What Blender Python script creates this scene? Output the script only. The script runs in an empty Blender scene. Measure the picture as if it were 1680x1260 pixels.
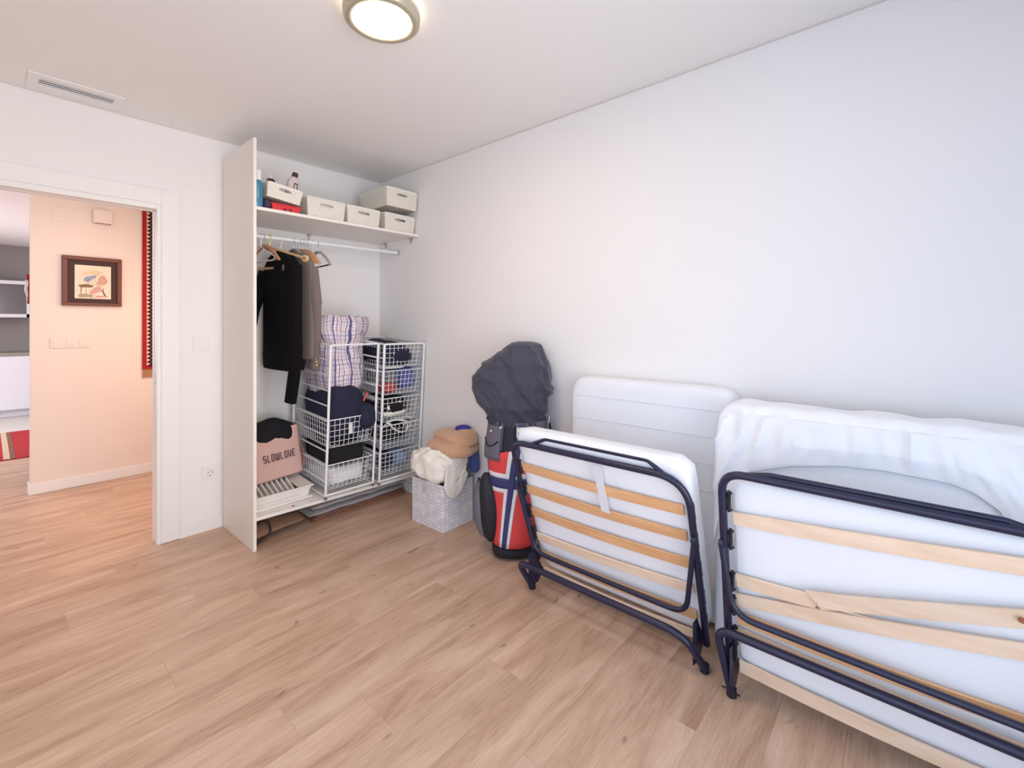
import bpy, bmesh, math, random
from mathutils import Vector, Matrix, noise
random.seed(7)
SC = bpy.context.scene
COL = SC.collection
PI = math.pi
V = Vector

# ------------------------------------------------------------------ camera, world, lights, exposure
CAM_H = 1.32
cam_d = bpy.data.cameras.new('camera')
cam = bpy.data.objects.new('camera', cam_d); COL.objects.link(cam)
cam.location = (0, 0, CAM_H)
cam.rotation_euler = (PI/2, 0, -math.atan2(860, 748))
cam_d.sensor_width = 36; cam_d.lens = 748/1680*36
cam_d.shift_y = -97/1680
cam_d.clip_start = .02
SC.camera = cam
SC.view_settings.view_transform = 'Standard'; SC.view_settings.look = 'None'
SC.view_settings.gamma = 1; SC.view_settings.use_curve_mapping = False
SC.view_settings.exposure = 0.15

wd = bpy.data.worlds.new('world'); SC.world = wd; wd.use_nodes = True
bg = wd.node_tree.nodes['Background']
bg.inputs['Color'].default_value = (.62, .76, 1, 1); bg.inputs['Strength'].default_value = 1.5

def area(name, loc, target, sx, sy, power, col, spread=PI):
    d = bpy.data.lights.new(name, 'AREA'); d.shape = 'RECTANGLE'; d.size = sx; d.size_y = sy
    d.energy = power; d.color = col; d.spread = spread
    o = bpy.data.objects.new(name, d); COL.objects.link(o); o.location = loc
    o.rotation_euler = (V(target)-V(loc)).to_track_quat('-Z', 'Y').to_euler()
    return o
area('daylight_window', (.45, -.86, 1.15), (.70, 3.4, 1.80), 1.8, 2.0, 19.5, (1.0, .925, .885), math.radians(105))
area('daylight_balcony', (-.70, .32, 1.18), (1.1, .42, .35), 2.0, 1.9, 9.4, (.54, .75, 1.0), math.radians(150))
area('corridor_lamp', (.55, 3.95, 2.45), (.55, 4.2, 0), .6, .5, 9, (1.0, .76, .60))
area('bathroom_light', (1.52, 4.25, 1.25), (.2, 4.7, .25), .7, 1.2, 12.5, (1.0, .66, .48))
area('kitchen_window', (-1.9, 8.0, 1.5), (0, 7.4, .6), 1.6, 1.4, 85, (.97, .95, 1.0))

# ------------------------------------------------------------------ helpers
def lin(c):
    r = []
    for x in c[:3]:
        x /= 255.
        r.append(x/12.92 if x <= .04045 else ((x+.055)/1.055)**2.4)
    return (*r, 1)

def newmat(name):
    m = bpy.data.materials.new(name); m.use_nodes = True
    nt = m.node_tree
    return m, nt, nt.nodes['Principled BSDF']

def mat(name, rgb, rough=.55, metal=0, var=.0, vscale=8, bump=0, bscale=60, stretch=(1, 1, 1), spec=.5, sheen=0, bdist=.002):
    m, nt, b = newmat(name)
    b.inputs['Base Color'].default_value = lin(rgb)
    b.inputs['Roughness'].default_value = rough
    b.inputs['Metallic'].default_value = metal
    b.inputs['Specular IOR Level'].default_value = spec
    if sheen: b.inputs['Sheen Weight'].default_value = sheen
    if var or bump:
        tc = nt.nodes.new('ShaderNodeTexCoord'); mp = nt.nodes.new('ShaderNodeMapping')
        mp.inputs['Scale'].default_value = stretch
        nt.links.new(tc.outputs['Object'], mp.inputs['Vector'])
    if var:
        n = nt.nodes.new('ShaderNodeTexNoise'); n.inputs['Scale'].default_value = vscale; n.inputs['Detail'].default_value = 5
        nt.links.new(mp.outputs[0], n.inputs['Vector'])
        mx = nt.nodes.new('ShaderNodeMix'); mx.data_type = 'RGBA'
        c = lin(rgb)
        mx.inputs[6].default_value = tuple(max(0, x*(1-var)) for x in c[:3])+(1,)
        mx.inputs[7].default_value = tuple(min(1, x*(1+var)) for x in c[:3])+(1,)
        nt.links.new(n.outputs['Fac'], mx.inputs[0]); nt.links.new(mx.outputs[2], b.inputs['Base Color'])
    if bump:
        n2 = nt.nodes.new('ShaderNodeTexNoise'); n2.inputs['Scale'].default_value = bscale; n2.inputs['Detail'].default_value = 4
        nt.links.new(mp.outputs[0], n2.inputs['Vector'])
        bp = nt.nodes.new('ShaderNodeBump'); bp.inputs['Strength'].default_value = bump; bp.inputs['Distance'].default_value = bdist
        nt.links.new(n2.outputs['Fac'], bp.inputs['Height']); nt.links.new(bp.outputs[0], b.inputs['Normal'])
    return m

def emat(name, rgb, strength):
    m, nt, b = newmat(name)
    b.inputs['Base Color'].default_value = lin(rgb)
    b.inputs['Emission Color'].default_value = lin(rgb); b.inputs['Emission Strength'].default_value = strength
    return m

def math_node(nt, op, a, b=None, c=None):
    n = nt.nodes.new('ShaderNodeMath'); n.operation = op
    for i, x in enumerate((a, b, c)):
        if x is None: continue
        if isinstance(x, (int, float)): n.inputs[i].default_value = x
        else: nt.links.new(x, n.inputs[i])
    return n.outputs[0]

class MB:
    def __init__(s): s.v = []; s.f = []; s.uv = None
    def add(s, vs, fs):
        o = len(s.v); s.v += [tuple(x) for x in vs]; s.f += [tuple(i+o for i in f) for f in fs]; return s
    def box(s, lo, hi, R=None, org=None):
        (a, b, c), (d, e, f) = lo, hi
        vs = [(x, y, z) for x in (a, d) for y in (b, e) for z in (c, f)]
        if R is not None:
            og = V(org) if org else V(((a+d)/2, (b+e)/2, (c+f)/2))
            vs = [R @ (V(p)-og)+og for p in vs]
        return s.add(vs, [(0, 1, 3, 2), (4, 6, 7, 5), (0, 4, 5, 1), (2, 3, 7, 6), (0, 2, 6, 4), (1, 5, 7, 3)])
    def hexa(s, bot, top):      # two quads, counter-clockwise seen from above
        return s.add(list(bot)+list(top), [(3, 2, 1, 0), (4, 5, 6, 7), (0, 1, 5, 4), (1, 2, 6, 5), (2, 3, 7, 6), (3, 0, 4, 7)])
    def tube(s, pts, r, seg=8, closed=False, flat=1.0):
        P = [V(p) for p in pts]; n = len(P)
        rs = r if isinstance(r, (list, tuple)) else [r]*n
        T = []
        for i in range(n):
            a = P[i-1] if (i > 0 or closed) else P[i]; b = P[(i+1) % n] if (i < n-1 or closed) else P[i]
            d = (b-a); T.append(d.normalized() if d.length > 1e-9 else V((0, 0, 1)))
        up = V((0, 0, 1)) if abs(T[0].z) < .9 else V((1, 0, 0))
        N = [(up - T[0]*up.dot(T[0])).normalized()]
        for i in range(1, n):
            q = T[i-1].rotation_difference(T[i]); x = q @ N[-1]; N.append((x-T[i]*x.dot(T[i])).normalized())
        o = len(s.v)
        for i in range(n):
            B = T[i].cross(N[i])
            for k in range(seg):
                t = 2*PI*k/seg+PI/seg
                s.v.append(tuple(P[i]+(N[i]*math.cos(t)*flat+B*math.sin(t))*rs[i]))
        m = n if closed else n-1
        for i in range(m):
            j = (i+1) % n
            for k in range(seg):
                l = (k+1) % seg
                s.f.append((o+i*seg+k, o+i*seg+l, o+j*seg+l, o+j*seg+k))
        if not closed:
            s.f.append(tuple(o+k for k in reversed(range(seg)))); s.f.append(tuple(o+(n-1)*seg+k for k in range(seg)))
        return s
    def loft(s, secs, seg=32, cap0=True, cap1=True, uv=False, fn=None):
        # sec: (center, uaxis, vaxis, ru, rv, exponent)
        o = len(s.v); cols = seg+1 if uv else seg
        if uv and s.uv is None: s.uv = []
        for i, (c, ua, va, ru, rv, e) in enumerate(secs):
            c = V(c); ua = V(ua); va = V(va)
            for k in range(cols):
                t = 2*PI*k/seg-PI/2
                ct, st = math.cos(t), math.sin(t)
                x = math.copysign(abs(ct)**(2/e), ct)*ru; y = math.copysign(abs(st)**(2/e), st)*rv
                p = c+ua*x+va*y
                if fn: p = fn(p, (ua*ct+va*st).normalized(), i/(len(secs)-1), k/seg)
                s.v.append(tuple(p))
                if uv: s.uv.append((k/seg, i/(len(secs)-1)))
        for i in range(len(secs)-1):
            for k in range(seg):
                l = k+1 if uv else (k+1) % seg
                s.f.append((o+i*cols+k, o+i*cols+l, o+(i+1)*cols+l, o+(i+1)*cols+k))
        if cap0: s.f.append(tuple(o+k for k in reversed(range(seg))))
        if cap1: s.f.append(tuple(o+(len(secs)-1)*cols+k for k in range(seg)))
        return s
    def lathe(s, prof, c, seg=24, axis=None, cap0=True, cap1=True):
        c = V(c); R = axis.to_matrix().to_3x3() if axis is not None else Matrix.Identity(3)
        secs = [(c+R @ V((0, 0, z)), R @ V((1, 0, 0)), R @ V((0, 1, 0)), max(r, 1e-5), max(r, 1e-5), 2) for r, z in prof]
        return s.loft(secs, seg, cap0, cap1)
    def prism(s, poly, org, u, v, n, t):    # polygon in (u,v) plane extruded t along n
        org, u, v, n = V(org), V(u), V(v), V(n)
        a = [org+u*p[0]+v*p[1] for p in poly]; b = [x+n*t for x in a]; k = len(poly)
        return s.add(a+b, [tuple(reversed(range(k))), tuple(range(k, 2*k))]+[(i, (i+1) % k, k+(i+1) % k, k+i) for i in range(k)])
    def grid(s, fn, nu, nv, thick=None):    # fn(u,v)->point ; open sheet
        o = len(s.v)
        for j in range(nv+1):
            for i in range(nu+1): s.v.append(tuple(fn(i/nu, j/nv)))
        for j in range(nv):
            for i in range(nu):
                a = o+j*(nu+1)+i; s.f.append((a, a+1, a+nu+2, a+nu+1))
        return s
    def plate_slot(s, org, u, v, n, t, w0, w1, h, slot=None, N=40):
        # plate: bottom width w0, top width w1 (centred), height h, with an optional rounded slot (cu,cv,half_w,half_h)
        org, u, v, n = V(org), V(u), V(v), V(n)
        if slot is None:
            return s.prism([(-w0/2, 0), (w0/2, 0), (w1/2, h), (-w1/2, h)], org, u, v, n, t)
        cu, cv, hw, hh = slot
        inner, outer = [], []
        for k in range(N):
            a = 2*PI*(k+.5)/N; ca, sa = math.cos(a), math.sin(a)
            x = math.copysign(min(1, abs(ca)*1.25), ca)*(hw-hh)+ca*hh; inner.append((cu+x, cv+sa*hh))
            # ray from slot centre to the plate edge
            best = 1e9
            cs = [(-w0/2, 0), (w0/2, 0), (w1/2, h), (-w1/2, h)]
            ang = math.atan2(sa*h/2, ca*w0/2)
            dx, dy = math.cos(ang), math.sin(ang)
            for q in range(4):
                p, r = cs[q], cs[(q+1) % 4]
                ex, ey = r[0]-p[0], r[1]-p[1]; den = dx*ey-dy*ex
                if abs(den) < 1e-9: continue
                tt = ((p[0]-cu)*ey-(p[1]-cv)*ex)/den; ss = ((p[0]-cu)*dy-(p[1]-cv)*dx)/den
                if tt > 0 and -1e-6 <= ss <= 1+1e-6: best = min(best, tt)
            outer.append((cu+dx*best, cv+dy*best))
        for c in [(-w0/2, 0), (w0/2, 0), (w1/2, h), (-w1/2, h)]:     # snap nearest outer points to the corners
            i = min(range(N), key=lambda q: (outer[q][0]-c[0])**2+(outer[q][1]-c[1])**2); outer[i] = c
        P = lambda q, d: org+u*q[0]+v*q[1]+n*d
        vs = [P(q, 0) for q in inner]+[P(q, 0) for q in outer]+[P(q, t) for q in inner]+[P(q, t) for q in outer]
        fs = []
        for k in range(N):
            l = (k+1) % N
            fs += [(k, l, N+l, N+k), (2*N+k, 3*N+k, 3*N+l, 2*N+l), (k, 2*N+k, 2*N+l, l), (N+k, N+l, 3*N+l, 3*N+k)]
        return s.add(vs, fs)
    def build(s, name, m, parent=None, smooth=False, bevel=0, local=False, fix=True, bseg=2):
        me = bpy.data.meshes.new(name); me.from_pydata(s.v, [], s.f)
        if s.uv and len(s.uv) == len(s.v):
            ul = me.uv_layers.new(name='UVMap')
            for lp in me.loops: ul.data[lp.index].uv = s.uv[lp.vertex_index]
        me.validate()
        if fix:
            bm = bmesh.new(); bm.from_mesh(me); bmesh.ops.recalc_face_normals(bm, faces=bm.faces); bm.to_mesh(me); bm.free()
        if smooth:
            me.shade_smooth(); me.set_sharp_from_angle(angle=math.radians(50))
        me.materials.append(m)
        o = bpy.data.objects.new(name, me); COL.objects.link(o)
        if parent is not None:
            o.parent = parent
            if not local: o.matrix_parent_inverse = wmat(parent).inverted()
        if bevel:
            md = o.modifiers.new('bevel', 'BEVEL'); md.width = bevel; md.segments = bseg; md.limit_method = 'ANGLE'
            md.harden_normals = False
        return o

def wmat(o):
    m = o.matrix_basis.copy()
    if o.parent is not None: m = wmat(o.parent) @ o.matrix_parent_inverse @ m
    return m

def thing(name, label, cat, loc=(0, 0, 0), rot=(0, 0, 0), group=None):
    o = bpy.data.objects.new(name, None); COL.objects.link(o); o.empty_display_size = .05
    o.location = loc; o.rotation_euler = rot
    o['label'] = label; o['category'] = cat
    if group: o['group'] = group
    return o
def tag(o, label, cat, group=None):
    o['label'] = label; o['category'] = cat
    if group: o['group'] = group
    return o
def struct(o): o['kind'] = 'structure'; return o
def stuff(o): o['kind'] = 'stuff'; return o
def lab(o, s): o['label'] = s; return o
def copy_tree(o, parent=None):
    c = o.copy(); COL.objects.link(c)
    if parent is not None: c.parent = parent; c.matrix_parent_inverse = o.matrix_parent_inverse.copy()
    for ch in list(o.children): copy_tree(ch, c)
    return c

def fillet(pts, rad, n=8, closed=False):
    P = [V(p) for p in pts]; N = len(P); out = []
    rads = rad if isinstance(rad, (list, tuple)) else [rad]*N
    for i in range(N):
        if not closed and i in (0, N-1): out.append(P[i]); continue
        a, b, c = P[i-1], P[i], P[(i+1) % N]
        d1 = (a-b); d2 = (c-b); r = rads[i]
        if r <= 0: out.append(b); continue
        u1, u2 = d1.normalized(), d2.normalized(); ang = u1.angle(u2)
        t = min(r/math.tan(ang/2), d1.length*.48, d2.length*.48)
        p0, p1 = b+u1*t, b+u2*t
        for k in range(n+1):
            q = k/n; out.append(p0*(1-q)**2+b*2*q*(1-q)+p1*q*q)
    return out

def nz(p, s, seed=0): return noise.noise(V((p[0]*s+seed*7.3, p[1]*s-seed*3.1, p[2]*s+seed*1.7)))
def ridge(p, s, seed=0): return 1-2*abs(nz(p, s, seed))

def lump(mb, c, size, seed=0, e=2.6, amp=.012, sc=9, fold=.6, nu=40, nv=24, flat=True, top=None):
    """soft cloth bundle: a super-ellipsoid with noise and fold ridges"""
    c = V(c); a, b, h = size[0]/2, size[1]/2, size[2]/2
    secs = []
    for j in range(nv+1):
        ph = -PI/2+PI*j/nv
        cz, sz = math.cos(ph), math.sin(ph)
        rz = math.copysign(abs(sz)**(2/e), sz); rr = max(abs(cz)**(2/e), .004)
        secs.append((c+V((0, 0, h*rz)), (1, 0, 0), (0, 1, 0), a*rr, b*rr, e))
    def fn(p, n, t, k):
        q = p-c
        d = (nz(p, sc, seed)+.5*nz(p, sc*2.3, seed+1))*amp+fold*amp*ridge(p, sc*.8, seed+2)
        nn = V((q.x/a/a, q.y/b/b, q.z/h/h))
        if nn.length > 0: nn.normalize()
        p = p+nn*d
        if top: p = top(p)
        if flat and p.z < c.z-h: p.z = c.z-h
        return p
    return mb.loft(secs, nu, fn=fn)

# ------------------------------------------------------------------ materials
M = {}
M['wall'] = mat('wall_paint', (243, 240, 238), .85, bump=.12, bscale=220, bdist=.001)
M['ceil'] = mat('ceiling_paint', (245, 243, 240), .9, bump=.08, bscale=200, bdist=.001)
M['hall'] = mat('hall_paint', (238, 224, 214), .85, bump=.1, bscale=200, bdist=.001)
M['lacq'] = mat('white_lacquer', (242, 240, 237), .38)
M['lacq2'] = mat('cream_white_board', (240, 234, 226), .45, var=.02, vscale=3)
M['plast'] = mat('white_plastic', (238, 237, 233), .4)
M['dark'] = mat('dark_recess', (40, 36, 34), .8)
M['metal'] = mat('satin_metal', (190, 186, 178), .35, metal=.9)
M['champ'] = mat('champagne_metal', (196, 188, 168), .35, metal=.55)
M['chrome'] = mat('chrome', (215, 213, 208), .22, metal=1)
M['wire'] = mat('white_coated_wire', (240, 241, 243), .4)
M['tube'] = mat('navy_black_painted_steel', (25, 27, 58), .36, spec=.6)
M['clip'] = mat('slat_holder_rubber', (24, 26, 36), .6)
M['mattress'] = mat('mattress_ticking', (238, 239, 243), .9, bump=.35, bscale=260, stretch=(1, 1, .35), bdist=.0015, sheen=.2)
M['sheet'] = mat('white_cotton_cover', (243, 243, 246), .92, bump=.2, bscale=30, bdist=.003, sheen=.2)
M['thinmat'] = mat('thin_mattress_cover', (240, 242, 247), .9, bump=.3, bscale=120, bdist=.001)
M['piping'] = mat('mattress_piping', (226, 228, 233), .8)
M['black'] = mat('black_wool', (13, 12, 15), .95, var=.6, vscale=260, bump=.5, bscale=300, spec=.2)
M['blackcloth'] = mat('black_cotton', (22, 21, 26), .95, bump=.3, bscale=120)
M['tweed'] = mat('grey_brown_tweed', (122, 110, 101), .95, var=.25, vscale=180, bump=.3, bscale=250, sheen=.1)
M['maroon'] = mat('maroon_lining', (74, 38, 42), .6)
M['navy'] = mat('navy_cloth', (33, 34, 58), .9, var=.12, vscale=90, bump=.4, bscale=60, bdist=.004)
M['blue'] = mat('blue_cloth', (82, 96, 158), .9, var=.1, vscale=30, bump=.3, bscale=60)
M['red'] = mat('red_cloth', (170, 60, 50), .85, bump=.2, bscale=60)
M['grey'] = mat('grey_cloth', (110, 110, 116), .9, bump=.3, bscale=60)
M['whitecloth'] = mat('white_cloth', (226, 225, 224), .9, bump=.3, bscale=50)
M['cream'] = mat('cream_cotton', (243, 239, 228), .92, bump=.35, bscale=90, bdist=.003, sheen=.3)
M['beige'] = mat('beige_towel', (208, 164, 130), .95, var=.08, vscale=80, bump=.6, bscale=350, bdist=.003, sheen=.4)
M['pink'] = mat('pink_canvas', (218, 178, 166), .85, var=.05, vscale=10, bump=.2, bscale=120)
M['ink'] = mat('dark_print', (42, 28, 34), .7)
M['woodh'] = mat('hanger_wood', (196, 138, 98), .5, var=.18, vscale=14, stretch=(1, .3, 1))
M['woodp'] = mat('pale_hanger_wood', (214, 176, 132), .5, var=.12, vscale=14)
M['greyh'] = mat('grey_hanger', (176, 172, 166), .5)
M['gold'] = mat('gold_button', (205, 176, 120), .35, metal=.7)
M['bagd'] = mat('hood_nylon', (58, 58, 74), .75, var=.08, vscale=20, bump=.5, bscale=14, bdist=.008, sheen=.2)
M['bagg'] = mat('bag_grey_nylon', (108, 105, 118), .75, bump=.2, bscale=200)
M['bagb'] = mat('bag_black_trim', (26, 27, 38), .6)
M['flagr'] = mat('panel_red', (232, 76, 76), .6, bump=.1, bscale=200)
M['flagw'] = mat('panel_white', (236, 236, 240), .6)
M['flagn'] = mat('panel_navy', (60, 63, 116), .6, bump=.1, bscale=200)
M['frame'] = mat('mahogany_frame', (112, 62, 48), .45, var=.2, vscale=20, stretch=(.3, 1, 1))
M['mount'] = mat('plum_mount', (74, 54, 54), .85, bump=.2, bscale=300)
M['paper'] = mat('ivory_paper', (240, 224, 204), .9)
M['rug_r'] = mat('rug_red', (168, 28, 34), .95, var=.15, vscale=120, bump=.5, bscale=160)
M['rug_c'] = mat('rug_cream', (226, 196, 172), .95, var=.08, vscale=120)
M['rug_n'] = mat('rug_dark', (52, 18, 30), .95)
M['rug_f'] = mat('rug_fringe', (196, 140, 96), .95)
M['kraft'] = mat('kraft_paper', (158, 122, 98), .85, var=.1, vscale=12, bump=.3, bscale=14, bdist=.004)
M['card'] = mat('brown_cardboard', (150, 108, 84), .9, var=.08, vscale=20)
M['blanket'] = mat('grey_blanket', (176, 172, 172), .95, var=.12, vscale=60, bump=.6, bscale=120, bdist=.004)
M['bluebot'] = mat('blue_bottle_plastic', (64, 132, 166), .18)
M['brownbot'] = mat('brown_bottle_plastic', (82, 44, 40), .2)
M['pinkbot'] = mat('pearl_bottle_plastic', (224, 204, 202), .3)
M['redp'] = mat('red_plastic', (220, 52, 60), .3)
M['plum'] = mat('plum_fabric', (66, 52, 78), .7)
M['tile'] = mat('kitchen_tile', (206, 200, 192), .4, var=.05, vscale=3)
M['kwall'] = mat('kitchen_wall', (150, 144, 142), .8)
M['kwhite'] = mat('kitchen_white', (226, 226, 232), .4)
M['grey_glass'] = mat('smoked_glass', (104, 100, 104), .15)
M['worktop'] = mat('worktop_stone', (150, 142, 128), .4)

def wood_mat(name, base, dark, rough=.45, gs=(3, 40, 40), along='Y'):
    m, nt, b = newmat(name); L = nt.links
    tc = nt.nodes.new('ShaderNodeTexCoord'); oi = nt.nodes.new('ShaderNodeObjectInfo')
    add = nt.nodes.new('ShaderNodeVectorMath'); add.operation = 'ADD'
    sc = nt.nodes.new('ShaderNodeVectorMath'); sc.operation = 'SCALE'
    cb = nt.nodes.new('ShaderNodeCombineXYZ')
    for i in range(3): L.new(oi.outputs['Random'], cb.inputs[i])
    L.new(cb.outputs[0], sc.inputs[0]); sc.inputs['Scale'].default_value = 37
    L.new(tc.outputs['Object'], add.inputs[0]); L.new(sc.outputs[0], add.inputs[1])
    mp = nt.nodes.new('ShaderNodeMapping'); mp.inputs['Scale'].default_value = gs; L.new(add.outputs[0], mp.inputs['Vector'])
    n = nt.nodes.new('ShaderNodeTexNoise'); n.inputs['Scale'].default_value = 1; n.inputs['Detail'].default_value = 7; n.inputs['Roughness'].default_value = .6
    n.inputs['Distortion'].default_value = .6
    L.new(mp.outputs[0], n.inputs['Vector'])
    rp = nt.nodes.new('ShaderNodeValToRGB'); rp.color_ramp.elements[0].position = .32; rp.color_ramp.elements[1].position = .66
    rp.color_ramp.elements[0].color = lin(dark); rp.color_ramp.elements[1].color = lin(base)
    L.new(n.outputs['Fac'], rp.inputs[0])
    hsv = nt.nodes.new('ShaderNodeHueSaturation')
    v = math_node(nt, 'MULTIPLY_ADD', oi.outputs['Random'], .16, .92); L.new(v, hsv.inputs['Value'])
    L.new(rp.outputs[0], hsv.inputs['Color']); L.new(hsv.outputs[0], b.inputs['Base Color'])
    b.inputs['Roughness'].default_value = rough
    bp = nt.nodes.new('ShaderNodeBump'); bp.inputs['Strength'].default_value = .12; bp.inputs['Distance'].default_value = .001
    L.new(n.outputs['Fac'], bp.inputs['Height']); L.new(bp.outputs[0], b.inputs['Normal'])
    return m
M['slat'] = wood_mat('beech_slat', (232, 184, 136), (216, 162, 112), .5, (30, 4, 30))
M['slatp'] = wood_mat('pale_birch_slat', (240, 216, 192), (228, 198, 168), .5, (30, 4, 30))

def plank_mat():
    m, nt, b = newmat('oak_laminate'); L = nt.links
    tc = nt.nodes.new('ShaderNodeTexCoord'); oi = nt.nodes.new('ShaderNodeObjectInfo')
    cb = nt.nodes.new('ShaderNodeCombineXYZ')
    for i in range(3): L.new(oi.outputs['Random'], cb.inputs[i])
    sc = nt.nodes.new('ShaderNodeVectorMath'); sc.operation = 'SCALE'; sc.inputs['Scale'].default_value = 53
    L.new(cb.outputs[0], sc.inputs[0])
    add = nt.nodes.new('ShaderNodeVectorMath'); add.operation = 'ADD'
    L.new(tc.outputs['Object'], add.inputs[0]); L.new(sc.outputs[0], add.inputs[1])
    def ns(scale, det, dist, rough=.6):
        mp = nt.nodes.new('ShaderNodeMapping'); mp.inputs['Scale'].default_value = scale; L.new(add.outputs[0], mp.inputs['Vector'])
        n = nt.nodes.new('ShaderNodeTexNoise'); n.inputs['Scale'].default_value = 1; n.inputs['Detail'].default_value = det
        n.inputs['Roughness'].default_value = rough; n.inputs['Distortion'].default_value = dist; L.new(mp.outputs[0], n.inputs['Vector']); return n.outputs['Fac']
    broad = ns((1.6, 9, 5), 5, .9); fine = ns((9, 150, 20), 7, .2, .75); knot = ns((8, 17, 4), 1, .5)
    rp = nt.nodes.new('ShaderNodeValToRGB'); e = rp.color_ramp.elements
    e[0].position = .30; e[0].color = lin((178, 140, 113)); e[1].position = .72; e[1].color = lin((221, 189, 163))
    x = rp.color_ramp.elements.new(.5); x.color = lin((203, 167, 140))
    s1 = math_node(nt, 'MULTIPLY_ADD', fine, .62, -.31); s2 = math_node(nt, 'ADD', broad, s1)
    L.new(s2, rp.inputs[0])
    kr = nt.nodes.new('ShaderNodeMapRange'); kr.inputs['From Min'].default_value = .73; kr.inputs['From Max'].default_value = .82; L.new(knot, kr.inputs['Value'])
    mx = nt.nodes.new('ShaderNodeMix'); mx.data_type = 'RGBA'; mx.inputs[7].default_value = lin((116, 84, 66))
    kf = math_node(nt, 'MULTIPLY', kr.outputs[0], .75); L.new(kf, mx.inputs[0]); L.new(rp.outputs[0], mx.inputs[6])
    hsv = nt.nodes.new('ShaderNodeHueSaturation'); hsv.inputs['Saturation'].default_value = .95
    v = math_node(nt, 'MULTIPLY_ADD', oi.outputs['Random'], .09, .955); L.new(v, hsv.inputs['Value'])
    L.new(mx.outputs[2], hsv.inputs['Color']); L.new(hsv.outputs[0], b.inputs['Base Color'])
    b.inputs['Roughness'].default_value = .36; b.inputs['Specular IOR Level'].default_value = .5
    bp = nt.nodes.new('ShaderNodeBump'); bp.inputs['Strength'].default_value = .1; bp.inputs['Distance'].default_value = .001
    L.new(fine, bp.inputs['Height']); L.new(bp.outputs[0], b.inputs['Normal'])
    return m
M['plank'] = plank_mat()

def dotted_mat():       # cream plastic with the small punched holes of a moulded weave
    m, nt, b = newmat('woven_plastic'); L = nt.links
    tc = nt.nodes.new('ShaderNodeTexCoord'); sp = nt.nodes.new('ShaderNodeSeparateXYZ'); L.new(tc.outputs['Object'], sp.inputs[0])
    u = math_node(nt, 'ADD', sp.outputs[0], sp.outputs[1])
    a = math_node(nt, 'ADD', u, sp.outputs[2]); c = math_node(nt, 'SUBTRACT', u, sp.outputs[2])
    s1 = math_node(nt, 'SINE', math_node(nt, 'MULTIPLY', a, 330)); s2 = math_node(nt, 'SINE', math_node(nt, 'MULTIPLY', c, 330))
    h = math_node(nt, 'MULTIPLY', s1, s2)
    g = math_node(nt, 'GREATER_THAN', h, .58)
    mx = nt.nodes.new('ShaderNodeMix'); mx.data_type = 'RGBA'; mx.inputs[6].default_value = lin((246, 240, 227)); mx.inputs[7].default_value = lin((128, 116, 98))
    L.new(g, mx.inputs[0]); L.new(mx.outputs[2], b.inputs['Base Color']); b.inputs['Roughness'].default_value = .5
    bp = nt.nodes.new('ShaderNodeBump'); bp.invert = True; bp.inputs['Strength'].default_value = .5; bp.inputs['Distance'].default_value = .002
    L.new(h, bp.inputs['Height']); L.new(bp.outputs[0], b.inputs['Normal'])
    return m
M['weave'] = dotted_mat()

def strap_weave():      # flat white straps woven over and under
    m, nt, b = newmat('white_strap_weave'); L = nt.links
    tc = nt.nodes.new('ShaderNodeTexCoord'); sp = nt.nodes.new('ShaderNodeSeparateXYZ'); L.new(tc.outputs['Object'], sp.inputs[0])
    cb = nt.nodes.new('ShaderNodeCombineXYZ'); L.new(math_node(nt, 'ADD', sp.outputs[0], sp.outputs[1]), cb.inputs[0]); L.new(sp.outputs[2], cb.inputs[1])
    br = nt.nodes.new('ShaderNodeTexBrick'); br.inputs['Scale'].default_value = 1
    br.offset = 0; br.squash = 1; br.inputs['Brick Width'].default_value = .027; br.inputs['Row Height'].default_value = .023; br.inputs['Mortar Size'].default_value = .0012
    br.inputs['Color1'].default_value = lin((244, 243, 246)); br.inputs['Color2'].default_value = lin((222, 222, 230)); br.inputs['Mortar'].default_value = lin((192, 190, 200))
    br.inputs['Mortar Smooth'].default_value = .3
    L.new(cb.outputs[0], br.inputs['Vector']); L.new(br.outputs['Color'], b.inputs['Base Color']); b.inputs['Roughness'].default_value = .7
    bp = nt.nodes.new('ShaderNodeBump'); bp.invert = True; bp.inputs['Strength'].default_value = .8; bp.inputs['Distance'].default_value = .004
    L.new(br.outputs['Fac'], bp.inputs['Height']); L.new(bp.outputs[0], b.inputs['Normal'])
    return m
M['strap'] = strap_weave()

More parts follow.
